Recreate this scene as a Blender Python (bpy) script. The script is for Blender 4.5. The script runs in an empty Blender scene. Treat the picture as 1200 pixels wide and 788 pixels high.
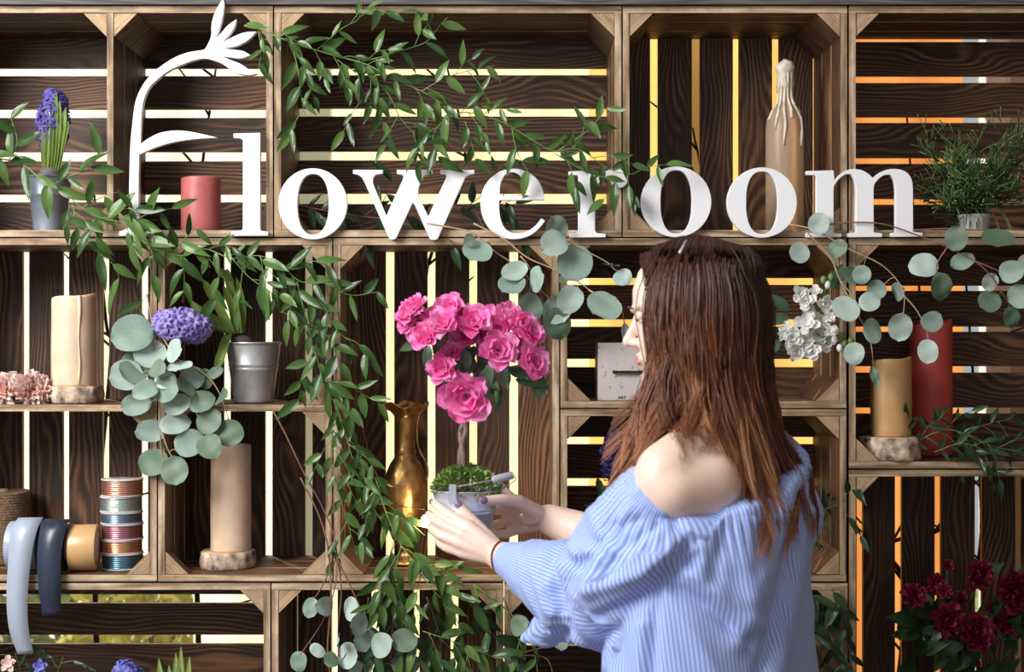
import bpy, math, random
from mathutils import Vector, Matrix, Euler, noise
random.seed(7)
SC = bpy.context.scene
COL = SC.collection
# ---------------------------------------------------------------- camera, world, light
S, D, CX, CY, ZC = 0.0016, 2.8, 600.0, 394.0, 1.5     # metres per picture unit on the shelf front (y = 0), camera distance, eye height
def P(px, py, y=0.0):
    k = S * (D + y) / D
    return Vector(((px - CX) * k, y, ZC + (CY - py) * k))
def K(y): return S * (D + y) / D
cam_d = bpy.data.cameras.new('camera'); cam = bpy.data.objects.new('camera', cam_d); COL.objects.link(cam)
cam.location = (0, -D, ZC); cam.rotation_euler = (math.radians(90), 0, 0)
cam_d.sensor_width = 36; cam_d.lens = 36 * D / (1200 * S); cam_d.clip_start = 0.05
cam_d.dof.use_dof = True; cam_d.dof.focus_distance = D + 0.02; cam_d.dof.aperture_fstop = 4.0
SC.camera = cam
SC.view_settings.view_transform = 'Standard'; SC.view_settings.look = 'None'
SC.view_settings.gamma = 1; SC.view_settings.use_curve_mapping = False
SC.view_settings.exposure = 0.3
w = bpy.data.worlds.new('sky'); SC.world = w; w.use_nodes = True
bg = w.node_tree.nodes['Background']; bg.inputs[0].default_value = (0.90, 0.94, 1.0, 1); bg.inputs[1].default_value = 0.40
def lamp(name, kind, loc, target, energy, color, **kw):
    l = bpy.data.lights.new(name, kind); o = bpy.data.objects.new(name, l); COL.objects.link(o)
    o.location = loc; o.rotation_euler = (Vector(target) - Vector(loc)).to_track_quat('-Z', 'Y').to_euler()
    l.energy = energy; l.color = color
    for k, v in kw.items(): setattr(l, k, v)
    return o
lamp('sun', 'SUN', (-3.0, 6, 5.6), (0, 0, 1.5), 8.5, (1.0, 0.90, 0.74), angle=0.012)
lamp('window_daylight', 'AREA', (-1.9, -1.75, 2.75), (-0.1, 0.0, 1.35), 96, (1.0, 0.98, 0.95), shape='RECTANGLE', size=1.3, size_y=1.5)

# ---------------------------------------------------------------- helpers
def tag(o, label=None, cat=None, group=None, kind=None):
    if label: o['label'] = label
    if cat: o['category'] = cat
    if group: o['group'] = group
    if kind: o['kind'] = kind
    return o
def empty(name, loc, label=None, cat=None, group=None):
    o = bpy.data.objects.new(name, None); COL.objects.link(o); o.location = loc; o.empty_display_size = 0.02
    return tag(o, label, cat, group)
class MB:
    """collects geometry in world space (or local space) and links it as one mesh object"""
    def __init__(s): s.v = []; s.f = []; s.m = []; s.sm = []; s.a = None
    def add(s, vs, fs, mi=0, smooth=True):
        b = len(s.v); s.v += [tuple(v) for v in vs]
        for f in fs: s.f.append(tuple(i + b for i in f)); s.m.append(mi); s.sm.append(smooth)
        return s
    def box(s, lo, hi, mi=0):
        x0, y0, z0 = lo; x1, y1, z1 = hi
        return s.add([(x0,y0,z0),(x1,y0,z0),(x1,y1,z0),(x0,y1,z0),(x0,y0,z1),(x1,y0,z1),(x1,y1,z1),(x0,y1,z1)],
            [(0,3,2,1),(4,5,6,7),(0,1,5,4),(1,2,6,5),(2,3,7,6),(3,0,4,7)], mi, False)
    def tube(s, pts, r, n=6, mi=0, cap=True, flat=1.0):
        pts = [Vector(p) for p in pts]; rs = r if isinstance(r, (list, tuple)) else [r] * len(pts)
        vs = []; fs = []; prev = None
        for i, p in enumerate(pts):
            t = (pts[min(i+1, len(pts)-1)] - pts[max(i-1, 0)])
            t = t.normalized() if t.length > 1e-9 else Vector((0,0,1))
            if prev is None:
                a = t.cross(Vector((0,0,1)));
                if a.length < 1e-3: a = t.cross(Vector((1,0,0)))
            else: a = prev - t * prev.dot(t)
            a.normalize(); prev = a; b = t.cross(a)
            for k in range(n):
                an = 2*math.pi*k/n
                vs.append(p + (a*math.cos(an) + b*math.sin(an)*flat) * rs[i])
        for i in range(len(pts)-1):
            for k in range(n):
                k2 = (k+1) % n
                fs.append((i*n+k, i*n+k2, (i+1)*n+k2, (i+1)*n+k))
        if cap:
            fs.append(tuple(range(n-1, -1, -1))); fs.append(tuple((len(pts)-1)*n + k for k in range(n)))
        return s.add(vs, fs, mi)
    def lathe(s, prof, c, n=32, mi=0, ripple=None, close=True, sx=1, sy=1):
        """prof: list of (r, z); c: base centre"""
        c = Vector(c); vs = []; fs = []
        for j, (r, z) in enumerate(prof):
            for k in range(n):
                a = 2*math.pi*k/n
                rr, zz = (r, z) if ripple is None else ripple(j, a, r, z)
                vs.append(c + Vector((rr*math.cos(a)*sx, rr*math.sin(a)*sy, zz)))
        for j in range(len(prof)-1):
            for k in range(n):
                k2 = (k+1) % n
                fs.append((j*n+k, j*n+k2, (j+1)*n+k2, (j+1)*n+k))
        if close:
            fs.append(tuple(range(n-1, -1, -1))); fs.append(tuple((len(prof)-1)*n+k for k in range(n)))
        return s.add(vs, fs, mi)
    def ball(s, c, r, n=10, mi=0, rot=None):
        r = Vector((r,r,r)) if not hasattr(r, '__len__') else Vector(r); c = Vector(c); m = n//2+1
        vs = []; fs = []
        for j in range(m+1):
            t = math.pi*j/m
            for k in range(n):
                a = 2*math.pi*k/n
                q = Vector((r.x*math.sin(t)*math.cos(a), r.y*math.sin(t)*math.sin(a), r.z*math.cos(t)))
                vs.append(c + (rot @ q if rot else q))
        for j in range(m):
            for k in range(n):
                k2 = (k+1) % n; fs.append((j*n+k, (j+1)*n+k, (j+1)*n+k2, j*n+k2))
        return s.add(vs, fs, mi)
    def mesh(s, name, mats):
        me = bpy.data.meshes.new(name); me.from_pydata(s.v, [], s.f); me.update()
        for m in (mats if isinstance(mats, (list, tuple)) else [mats]): me.materials.append(m)
        me.polygons.foreach_set('material_index', s.m); me.polygons.foreach_set('use_smooth', s.sm)
        return me
    def build(s, name, mats, parent=None, origin=None):
        """vertices are in world space; origin (or the parent's location) becomes the object's origin"""
        base = parent_loc(parent); o0 = Vector(origin) if origin is not None else base
        s.v = [tuple(Vector(v) - o0) for v in s.v]
        o = bpy.data.objects.new(name, s.mesh(name, mats)); COL.objects.link(o)
        o.location = o0 - base
        if parent: o.parent = parent
        return o
def parent_loc(p):
    v = Vector((0,0,0))
    while p is not None: v = v + p.location; p = p.parent
    return v
def place(name, me, parent, mat):
    """an object sharing mesh data, put at world matrix mat under parent (parents are unrotated)"""
    o = bpy.data.objects.new(name, me); COL.objects.link(o)
    M = mat.copy(); M.translation = M.translation - parent_loc(parent)
    o.matrix_basis = M
    if parent: o.parent = parent
    return o
def spline(ctrl, n=8):
    c = [Vector(p) for p in ctrl]
    if len(c) < 3: return [c[0].lerp(c[1], i/n) for i in range(n+1)]
    c = [c[0]*2 - c[1]] + c + [c[-1]*2 - c[-2]]; out = []
    for i in range(1, len(c)-2):
        for k in range(n):
            t = k/n; a, b, d, e = c[i-1], c[i], c[i+1], c[i+2]
            out.append(0.5*((2*b) + (d-a)*t + (2*a-5*b+4*d-e)*t*t + (3*b-a-3*d+e)*t**3))
    out.append(c[-2]); return out
def arclen(pts):
    L = [0]
    for a, b in zip(pts, pts[1:]): L.append(L[-1] + (b-a).length)
    return L
def at_len(pts, L, s):
    for i in range(len(pts)-1):
        if L[i+1] >= s:
            t = (s-L[i])/max(1e-9, L[i+1]-L[i]); return pts[i].lerp(pts[i+1], t), (pts[i+1]-pts[i]).normalized()
    return pts[-1], (pts[-1]-pts[-2]).normalized()
def frame(x, z):
    """matrix with local X along x and local Z near z"""
    x = Vector(x).normalized(); z = Vector(z); z = z - x*z.dot(x)
    if z.length < 1e-5: z = x.orthogonal()
    z.normalize(); y = z.cross(x)
    return Matrix((x, y, z)).transposed().to_4x4()
def rnd(a, b): return random.uniform(a, b)

# ---------------------------------------------------------------- materials
def nodes(name):
    m = bpy.data.materials.new(name); m.use_nodes = True; nt = m.node_tree
    return m, nt, nt.nodes['Principled BSDF']
def N(nt, t, **kw):
    n = nt.nodes.new(t)
    for k, v in kw.items():
        if k in n.inputs: n.inputs[k].default_value = v
        else: setattr(n, k, v)
    return n
def ramp(nt, fac, stops):
    r = N(nt, 'ShaderNodeValToRGB'); e = r.color_ramp.elements
    while len(e) < len(stops): e.new(0.5)
    for el, (p, c) in zip(e, stops): el.position = p; el.color = (*c, 1)
    nt.links.new(fac, r.inputs[0]); return r.outputs[0]
def simple(name, col, rough=0.5, metal=0.0, var=0.0, scale=40, bump=0.0, bscale=120, spec=0.5, sss=0.0, trans=0.0):
    m, nt, b = nodes(name); b.inputs['Roughness'].default_value = rough; b.inputs['Metallic'].default_value = metal
    b.inputs['Specular IOR Level'].default_value = spec
    b.inputs['Base Color'].default_value = (*col, 1)
    tc = N(nt, 'ShaderNodeTexCoord')
    if var > 0:
        n = N(nt, 'ShaderNodeTexNoise', Scale=scale, Detail=3.0); nt.links.new(tc.outputs['Object'], n.inputs['Vector'])
        lo = tuple(c*(1-var) for c in col); hi = tuple(min(1, c*(1+var)) for c in col)
        nt.links.new(ramp(nt, n.outputs[0], [(0.3, lo), (0.7, hi)]), b.inputs['Base Color'])
    if bump > 0:
        n2 = N(nt, 'ShaderNodeTexNoise', Scale=bscale, Detail=4.0); nt.links.new(tc.outputs['Object'], n2.inputs['Vector'])
        bp = N(nt, 'ShaderNodeBump', Strength=bump, Distance=0.002); nt.links.new(n2.outputs[0], bp.inputs['Height']); nt.links.new(bp.outputs[0], b.inputs['Normal'])
    if sss > 0:
        b.inputs['Subsurface Weight'].default_value = sss; b.inputs['Subsurface Radius'].default_value = (0.02, 0.01, 0.006)
        b.inputs['Subsurface Scale'].default_value = 0.6
    return m
def wood(name, stops, period=0.009, warp=0.03, rough=0.6, fine=0.35, knots=1.0, amp=1.0, dirt=0.0):
    """grain runs along local X; each board is shifted by its own random number"""
    m, nt, b = nodes(name); L = nt.links.new
    tc = N(nt, 'ShaderNodeTexCoord'); oi = N(nt, 'ShaderNodeObjectInfo')
    cmb = N(nt, 'ShaderNodeCombineXYZ')
    for i, f in enumerate((7.3, 3.1, 5.7)):
        mm = N(nt, 'ShaderNodeMath', operation='MULTIPLY'); L(oi.outputs['Random'], mm.inputs[0]); mm.inputs[1].default_value = f; L(mm.outputs[0], cmb.inputs[i])
    add = N(nt, 'ShaderNodeVectorMath', operation='ADD'); L(tc.outputs['Object'], add.inputs[0]); L(cmb.outputs[0], add.inputs[1])
    mp = N(nt, 'ShaderNodeMapping'); L(add.outputs[0], mp.inputs[0]); mp.inputs['Scale'].default_value = (3.2*knots, 10, 10)
    n1 = N(nt, 'ShaderNodeTexNoise', Scale=1.0, Detail=1.5, Roughness=0.4); L(mp.outputs[0], n1.inputs['Vector'])
    sep = N(nt, 'ShaderNodeSeparateXYZ'); L(add.outputs[0], sep.inputs[0])
    s1 = N(nt, 'ShaderNodeMath', operation='MULTIPLY_ADD'); L(n1.outputs[0], s1.inputs[0]); s1.inputs[1].default_value = warp*3
    yz = N(nt, 'ShaderNodeMath', operation='ADD'); L(sep.outputs[1], yz.inputs[0]); L(sep.outputs[2], yz.inputs[1]); L(yz.outputs[0], s1.inputs[2])
    sc = N(nt, 'ShaderNodeMath', operation='MULTIPLY'); L(s1.outputs[0], sc.inputs[0]); sc.inputs[1].default_value = 2*math.pi/period
    sn = N(nt, 'ShaderNodeMath', operation='SINE'); L(sc.outputs[0], sn.inputs[0])
    mp2 = N(nt, 'ShaderNodeMapping'); L(add.outputs[0], mp2.inputs[0]); mp2.inputs['Scale'].default_value = (9, 260, 260)
    n2 = N(nt, 'ShaderNodeTexNoise', Scale=1.0, Detail=3.0); L(mp2.outputs[0], n2.inputs['Vector'])
    mix = N(nt, 'ShaderNodeMath', operation='MULTIPLY_ADD'); 
    na = N(nt, 'ShaderNodeTexNoise', Scale=1.0, Detail=1.0); mpa = N(nt, 'ShaderNodeMapping'); L(add.outputs[0], mpa.inputs[0]); mpa.inputs['Scale'].default_value = (5, 28, 28); L(mpa.outputs[0], na.inputs['Vector'])
    am = N(nt, 'ShaderNodeMath', operation='MULTIPLY_ADD'); L(na.outputs[0], am.inputs[0]); am.inputs[1].default_value = 0.55*amp; am.inputs[2].default_value = -0.12*amp
    L(sn.outputs[0], mix.inputs[0]); L(am.outputs[0], mix.inputs[1])
    f2 = N(nt, 'ShaderNodeMath', operation='MULTIPLY_ADD'); L(n2.outputs[0], f2.inputs[0]); f2.inputs[1].default_value = fine; f2.inputs[2].default_value = 0.5 - fine/2
    L(f2.outputs[0], mix.inputs[2])
    # slow change along the board
    n3 = N(nt, 'ShaderNodeTexNoise', Scale=6.0, Detail=2.0); L(add.outputs[0], n3.inputs['Vector'])
    m3 = N(nt, 'ShaderNodeMath', operation='MULTIPLY_ADD'); L(n3.outputs[0], m3.inputs[0]); m3.inputs[1].default_value = 0.5; m3.inputs[2].default_value = -0.25
    tot = N(nt, 'ShaderNodeMath', operation='ADD'); L(mix.outputs[0], tot.inputs[0]); L(m3.outputs[0], tot.inputs[1])
    # board-to-board tone
    rb = N(nt, 'ShaderNodeMath', operation='MULTIPLY_ADD'); L(oi.outputs['Random'], rb.inputs[0]); rb.inputs[1].default_value = 0.16; rb.inputs[2].default_value = -0.08
    t2 = N(nt, 'ShaderNodeMath', operation='ADD'); L(tot.outputs[0], t2.inputs[0]); L(rb.outputs[0], t2.inputs[1])
    c0 = ramp(nt, t2.outputs[0], stops)
    if dirt:                                            # grime in irregular patches, part of the old wood
        nd = N(nt, 'ShaderNodeTexNoise', Scale=38.0, Detail=5.0, Roughness=0.7); mpd = N(nt, 'ShaderNodeMapping'); L(add.outputs[0], mpd.inputs[0]); mpd.inputs['Scale'].default_value = (0.45, 1, 1); L(mpd.outputs[0], nd.inputs['Vector'])
        dm = ramp(nt, nd.outputs[0], [(0.40,(0,0,0)),(0.60,(1,1,1))]); mxd = N(nt, 'ShaderNodeMix', data_type='RGBA'); fm = N(nt, 'ShaderNodeMath', operation='MULTIPLY_ADD'); L(dm, fm.inputs[0]); fm.inputs[1].default_value = -dirt; fm.inputs[2].default_value = dirt
        L(fm.outputs[0], mxd.inputs[0]); L(c0, mxd.inputs[6]); mxd.inputs[7].default_value = (0.085,0.055,0.035,1); c0 = mxd.outputs[2]
    L(c0, b.inputs['Base Color']); b.inputs['Roughness'].default_value = rough
    bp = N(nt, 'ShaderNodeBump', Strength=0.35, Distance=0.0015); L(tot.outputs[0], bp.inputs['Height']); L(bp.outputs[0], b.inputs['Normal'])
    return m
M = {}
M['burnt'] = wood('burnt_wood', [(0.16,(0.012,0.0055,0.0035)),(0.5,(0.070,0.030,0.0135)),(0.86,(0.30,0.135,0.055))], period=0.0115, warp=0.05, fine=0.5)
M['edge'] = wood('sawn_edge', [(0.12,(0.13,0.075,0.04)),(0.5,(0.43,0.30,0.18)),(0.85,(0.66,0.52,0.36))], period=0.02, warp=0.02, rough=0.75, fine=0.95, dirt=0.45)
M['endgrain'] = wood('end_grain', [(0.2,(0.25,0.145,0.075)),(0.5,(0.47,0.315,0.185)),(0.8,(0.60,0.44,0.28))], period=0.0055, warp=0.008, rough=0.8, fine=0.5, amp=0.4, dirt=0.4)
M['oldboard'] = wood('grey_board', [(0.2,(0.03,0.027,0.030)),(0.5,(0.07,0.062,0.066)),(0.8,(0.13,0.115,0.115))], period=0.012, rough=0.7)
M['floorwood'] = wood('floor_wood', [(0.2,(0.08,0.05,0.03)),(0.5,(0.16,0.10,0.06)),(0.8,(0.25,0.17,0.11))], period=0.02)
M['wall'] = simple('wall_plaster', (0.55,0.50,0.44), 0.9, var=0.06, scale=4, bump=0.2)
M['frame_white'] = simple('window_paint', (0.75,0.75,0.74), 0.4)

# ---------------------------------------------------------------- the setting behind the shelf
def struct(o): return tag(o, kind='structure')
mb = MB().box((-4.5, -4.2, -0.05), (4.5, 1.0, 0.0)); struct(mb.build('floor', M['floorwood']))
YW = 0.95
WX0, WX1, WZ0, WZ1 = -1.55, 1.25, 0.35, 2.75
mb = MB().box((-4.5, YW, 0), (WX0, YW+0.18, 3.2)).box((WX1, YW, 0), (4.5, YW+0.18, 3.2)).box((WX0, YW, 0), (WX1, YW+0.18, WZ0)).box((WX0, YW, WZ1), (WX1, YW+0.18, 3.2))
struct(mb.build('wall_back', M['wall']))
mb = MB()
for x in (WX0, -0.72, 0.13, 0.98, WX1-0.05): mb.box((x, YW+0.03, WZ0), (x+0.05, YW+0.09, WZ1))
for z in (WZ0, WZ1-0.05): mb.box((WX0+0.05, YW+0.035, z), (WX1-0.05, YW+0.085, z+0.05))
win = struct(mb.build('window_1', M['frame_white']))
g, nt, b = nodes('window_glass'); b.inputs['Roughness'].default_value = 0.02
_tp = N(nt, 'ShaderNodeBsdfTransparent'); _tp.inputs[0].default_value = (0.95,0.97,0.97,1); _mx = N(nt, 'ShaderNodeMixShader'); _mx.inputs[0].default_value = 0.06
nt.links.new(_tp.outputs[0], _mx.inputs[1]); nt.links.new(b.outputs[0], _mx.inputs[2]); nt.links.new(_mx.outputs[0], nt.nodes['Material Output'].inputs[0])
for x0, x1 in ((WX0+.05,-0.72),(-0.67,0.13),(0.18,0.98),(1.03,WX1-.05)):
    MB().box((x0, YW+0.055, WZ0+0.05), (x1, YW+0.061, WZ1-0.05)).build('pane', g, win)
mb = MB().box((1.292, -3.2, 0), (1.45, YW, 3.2)); struct(mb.build('shade_wall_right', simple('dark_plaster', (0.16,0.12,0.09), 0.9, var=0.1, scale=5)))  # unseen wall, added and kept dark to shade the right side

def cloth_mat(name, col, sheer):
    m, nt, b = nodes(name); L = nt.links.new
    out = nt.nodes['Material Output']; nt.nodes.remove(b)
    tc = N(nt, 'ShaderNodeTexCoord'); n = N(nt, 'ShaderNodeTexNoise', Scale=5.0, Detail=3.0); L(tc.outputs['Object'], n.inputs['Vector'])
    c = ramp(nt, n.outputs[0], [(0.3, tuple(x*0.88 for x in col)), (0.7, col)])
    tr = N(nt, 'ShaderNodeBsdfTranslucent'); df = N(nt, 'ShaderNodeBsdfDiffuse'); L(c, tr.inputs[0]); L(c, df.inputs[0])
    mx = N(nt, 'ShaderNodeMixShader'); mx.inputs[0].default_value = 0.2; L(tr.outputs[0], mx.inputs[1]); L(df.outputs[0], mx.inputs[2])
    tp = N(nt, 'ShaderNodeBsdfTransparent'); tp.inputs[0].default_value = (*col, 1)
    m2 = N(nt, 'ShaderNodeMixShader'); m2.inputs[0].default_value = sheer; L(mx.outputs[0], m2.inputs[1]); L(tp.outputs[0], m2.inputs[2])
    L(m2.outputs[0], out.inputs[0]); return m
def curtain(px0, px1, zb, mat, label, yc=0.50):
    x0 = (px0-CX)*K(yc); x1 = (px1-CX)*K(yc); n = max(8, int((x1-x0)/0.02)); mb = MB(); vs = []; fs = []
    for j in range(7):
        z = zb + (2.62-zb)*j/6
        for i in range(n+1):
            x = x0 + (x1-x0)*i/n; vs.append((x, yc + 0.012*math.sin(x*38+0.4*math.sin(z*3)) , z))
    for j in range(6):
        for i in range(n): fs.append((j*(n+1)+i, j*(n+1)+i+1, (j+1)*(n+1)+i+1, (j+1)*(n+1)+i))
    mb.add(vs, fs); tag(mb.build('curtain', mat), label, 'curtain', 'backlit curtains behind the crates')
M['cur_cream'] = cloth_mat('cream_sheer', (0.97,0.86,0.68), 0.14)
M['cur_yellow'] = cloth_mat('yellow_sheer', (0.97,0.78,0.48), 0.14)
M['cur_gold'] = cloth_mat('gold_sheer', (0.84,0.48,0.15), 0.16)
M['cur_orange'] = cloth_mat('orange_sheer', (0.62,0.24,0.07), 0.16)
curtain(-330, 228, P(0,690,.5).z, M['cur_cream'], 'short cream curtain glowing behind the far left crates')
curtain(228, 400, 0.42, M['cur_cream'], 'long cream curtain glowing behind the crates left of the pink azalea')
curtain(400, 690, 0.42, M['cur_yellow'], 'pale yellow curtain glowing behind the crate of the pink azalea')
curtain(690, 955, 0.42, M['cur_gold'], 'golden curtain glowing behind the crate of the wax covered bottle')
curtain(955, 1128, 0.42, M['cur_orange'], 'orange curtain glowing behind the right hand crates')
mb = MB().tube([(-1.85,0.5,2.63),(1.28,0.5,2.63)], 0.012, 10)
tag(mb.build('curtain_rod', M['oldboard']), 'dark curtain rod above the crates carrying the backlit curtains', 'curtain rod')

# ---------------------------------------------------------------- crates
TH = 8*S; DEP = 0.25; YB = 0.238
def board(parent, name, c, ex, ey, L, W, T, front=None):
    """a board centred at c, length L along ex, width W along ey, thickness T; 'front' = material slot for the face turned to -y"""
    ex = Vector(ex); ey = Vector(ey); ez = ex.cross(ey)
    R = Matrix((ex, ey, ez)).transposed().to_4x4(); R.translation = c
    mb = MB(); mb.box((-L/2,-W/2,-T/2), (L/2,W/2,T/2))
    if front is not None:
        for i, f in enumerate(mb.f):
            q = [Vector(mb.v[k]) for k in f]; n = R.to_3x3() @ ((q[1]-q[0]).cross(q[2]-q[0]))
            if n.y < -1e-9 and abs(n.y) > 0.5*n.length: mb.m[i] = front
    return place(name, mb.mesh(name, [M['burnt'], M['edge']]), parent, R)
X, Y, Z = (1,0,0), (0,1,0), (0,0,1)
def crate(label, x0, x1, y0, y1, kind, gaps, divider=None, corners=(1,1,1,1), blk=27, bdep=DEP-0.0155):
    """x0..y1: front outline in picture units; gaps: (a, b) openings between the back slats, seen at the back"""
    a = P(x0, y1); b = P(x1, y0)
    root = empty('wooden_crate', (( a.x+b.x)/2, DEP/2, a.z), label, 'crate', 'weathered wooden crates stacked as shelving')
    X0, X1, Z0, Z1 = a.x+0.0004, b.x-0.0004, a.z+0.0004, b.z-0.0004
    th = TH; W = (DEP-0.016)/3
    j = lambda: rnd(-0.0007, 0.0007)
    for i in range(3):                                   # top and bottom, three boards deep
        yc = W/2 + i*(W+0.008)
        board(root, 'top_board', ((X0+X1)/2, yc+j(), Z1-th/2), X, Y, X1-X0, W, th*0.97, 1)
        board(root, 'bottom_board', ((X0+X1)/2, yc+j(), Z0+th/2), X, Y, X1-X0, W, th*0.97, 1)
        for xx in (X0+th/2, X1-th/2):
            board(root, 'side_board', (xx, yc+j(), (Z0+Z1)/2), Z, Y, Z1-Z0-2*th, W, th*0.97, 1)
        if divider:
            d, p = divider
            if d == 'x':
                xx = P(p, 0).x; board(root, 'divider_board', (xx, yc+j(), (Z0+Z1)/2), Z, Y, Z1-Z0-2*th, W, th*0.9, 1)
            else:
                zz = P(0, p).z; board(root, 'shelf_board', ((X0+X1)/2, yc+j(), zz), X, Y, X1-X0-2*th, W, th*0.97, 1)
    kb = K(YB)
    ix0, ix1, iz0, iz1 = X0+th, X1-th, Z0+th, Z1-th
    if kind == 'h':
        cuts = [iz1] + [v for g in gaps for v in (ZC+(CY-g[0])*kb, ZC+(CY-g[1])*kb)] + [iz0]
        for k in range(0, len(cuts), 2):
            t, u = min(cuts[k], iz1), max(cuts[k+1], iz0)
            if t-u > 0.006: board(root, 'back_slat', ((ix0+ix1)/2, YB+0.006+rnd(0,0.002), (t+u)/2), X, Z, ix1-ix0, t-u, 0.011)
    else:
        cuts = [ix0] + [v for g in gaps for v in ((g[0]-CX)*kb, (g[1]-CX)*kb)] + [ix1]
        for k in range(0, len(cuts), 2):
            t, u = max(cuts[k], ix0), min(cuts[k+1], ix1)
            if u-t > 0.006: board(root, 'back_slat', ((t+u)/2, YB+0.006+rnd(0,0.002), (iz0+iz1)/2), Z, X, iz1-iz0, u-t, 0.011)
    def block(cx, cz, sx, sz):
        l = blk*S; mb = MB(); y0_, y1_ = 0.0015, 0.0015+bdep
        p = [(0,0),(sx*l,0),(0,sz*l)]
        if sx*sz < 0: p = [p[0], p[2], p[1]]
        vs = [(q[0], y0_, q[1]) for q in p] + [(q[0], y1_, q[1]) for q in p]
        mb.add(vs, [(0,1,2)], 1, False); mb.add(vs, [(5,4,3)], 0, False)
        mb.add(vs, [(0,3,4,1),(1,4,5,2),(2,5,3,0)], 0, False)
        # local X of the block along its hypotenuse so that the end grain runs diagonally
        ang = math.atan2(sz, -sx); R = Matrix.Rotation(-ang, 4, 'Y')
        Ri = R.inverted(); mb.v = [tuple(Ri @ Vector(v)) for v in mb.v]
        R.translation = (cx, 0, cz); place('corner_block', mb.mesh('corner_block', [M['burnt'], M['endgrain']]), root, R)
    e = 0.0006
    spots = []
    zs = [(iz0, iz1)]; xs = [(ix0, ix1)]
    if divider and divider[0] == 'z': zz = P(0, divider[1]).z; zs = [(iz0, zz-th/2), (zz+th/2, iz1)]
    if divider and divider[0] == 'x': xx = P(divider[1], 0).x; xs = [(ix0, xx-th/2), (xx+th/2, ix1)]
    for (za, zb) in zs:
        for (xa, xb) in xs:
            for q, (cx, cz, sx, sz) in enumerate(((xa+e,zb-e,1,-1),(xb-e,zb-e,-1,-1),(xa+e,za+e,1,1),(xb-e,za+e,-1,1))):
                if corners[q]: block(cx, cz, sx, sz)
    return root
HG1 = [(80,88),(127,136.5),(177.5,188),(227,239)]
crate('wide wooden crate with a middle partition behind the flower shaped sign letter', -92, 320, 7, 278, 'h', [(80,89),(128,138),(178,189),(228,237)], ('x', 129))
crate('wide wooden crate behind the sign letters o, w and e', 321, 728.5, 7, 278, 'h', HG1)
crate('square wooden crate with upright slats holding the wax covered bottle', 729.5, 993, 7, 278, 'v', [(762,771),(811,820),(859,866),(905,913),(953,955.5)])
crate('dark wooden crate at the top right holding the wispy green plant', 994.5, 1404, 7, 278, 'h', [(47.5,49),(89,97),(137,144),(185,192),(233,240)])
crate('tall crate with a shelf at the left edge holding wire spools', -91, 184, 279, 682, 'v', [(-22,-14),(26,34),(73.5,80.5),(120,127.5),(165,173)], ('z', 478.5), bdep=0.03)
crate('narrow tall crate with a shelf holding the galvanised bucket', 185, 389.5, 279, 682, 'v', [(213,219),(262,270),(310.5,319),(357.5,366)], ('z', 478.5), bdep=0.03)
crate('tall crate with upright slats behind the pink azalea', 390.5, 655.5, 279, 682, 'v', [(410,413),(452,462),(501,510),(550,559),(597,607)])
crate('crate with level slats holding the white metal box', 656.5, 992, 279, 478.5, 'h', [(326,334),(374.5,383),(421,430.5)])
crate('crate with level slats behind the woman, below the white metal box', 656.5, 992, 479.5, 682, 'h', [(512.5,521),(561,570),(610,618)])
crate('dark crate with level slats holding the tall red candle', 994.5, 1404, 279, 549.5, 'h', [(291.5,293),(335,341),(383,389),(429.5,437),(478,485)], bdep=0.03)
crate('dark crate with upright slats behind the magenta peonies', 994.5, 1268, 550.5, 958, 'v', [(1004,1011.5),(1049,1057),(1095.5,1103),(1142.5,1151),(1190,1197)])
crate('lowest wide crate at bottom left under the ribbon rolls', -92, 317, 683.5, 958, 'h', [(697,707.5),(744.5,755.5),(793,802),(842,851)])
crate('lowest crate with upright slats below the brass vase', 318, 589.5, 683.5, 958, 'v', [(345,349),(388,395.5),(435,444),(485,491.5),(528,537)])
crate('lowest crate with level slats below the striped sleeve', 590.5, 993.5, 683.5, 958, 'h', [(750,757.5),(800,808),(850,858)])
# plinth under the lowest row (below the frame) and the board lying on the top row
zp = P(0, 958).z
mb = MB().box((P(-92,0).x, 0.0, 0.0), (P(1404,0).x, DEP, zp-0.001)); tag(mb.build('plinth', M['oldboard']), 'low grey wooden plinth carrying the stacked crates', 'plinth')
mb = MB().box((-0.95, -0.012, 0), (0.95, DEP, 0.022)); mb.v = [(v[0]*1.25+0.1, v[1], v[2]+P(0,7).z+0.0008) for v in mb.v]
tag(mb.build('plank', M['oldboard']), 'dark grey plank lying along the top of the crates', 'plank')

# shrubs in the garden and bare branches between the crates and the curtains
M['bush'] = simple('garden_leaf', (0.16,0.22,0.03), 0.6, var=0.7, scale=9); M['bush2'] = simple('garden_leaf_yellow', (0.45,0.40,0.05), 0.6, var=0.5, scale=9); M['branch'] = simple('dark_bark', (0.03,0.022,0.016), 0.9)
struct(MB().box((-5,1.2,-0.06),(5,7,-0.01)).build('ground', M['bush']))
def bush(c, r, h, mat, label, seed, n=1500):
    rg = random.Random(seed); root = empty('garden_bush', (c[0], c[1], -0.01), label, 'bush'); mb = MB(); q = Vector((c[0], c[1], 0))
    for i in range(n):
        d = Vector((rg.gauss(0,1), rg.gauss(0,1), rg.gauss(0,1))).normalized()*(rg.random()**.4); p = q + Vector((d.x*r, d.y*r, h*.55 + d.z*h*.45)); a = Vector((rg.uniform(-1,1),rg.uniform(-1,1),rg.uniform(-1,1))).normalized()*.035; b_ = a.orthogonal().normalized()*.014
        mb.add([p-a, p+b_, p+a, p-b_], [(0,1,2,3)])
    tag(mb.build('foliage', mat, root), kind='stuff')
    for k in range(5):
        a = 2*math.pi*k/5; MB().tube(spline([q+Vector((0,0,-.01)), q+Vector((math.cos(a)*r*.3, math.sin(a)*r*.3, h*.4)), q+Vector((math.cos(a)*r*.7, math.sin(a)*r*.7, h*.8))], 4), .008, 5).build('stem', M['branch'], root)
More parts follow.
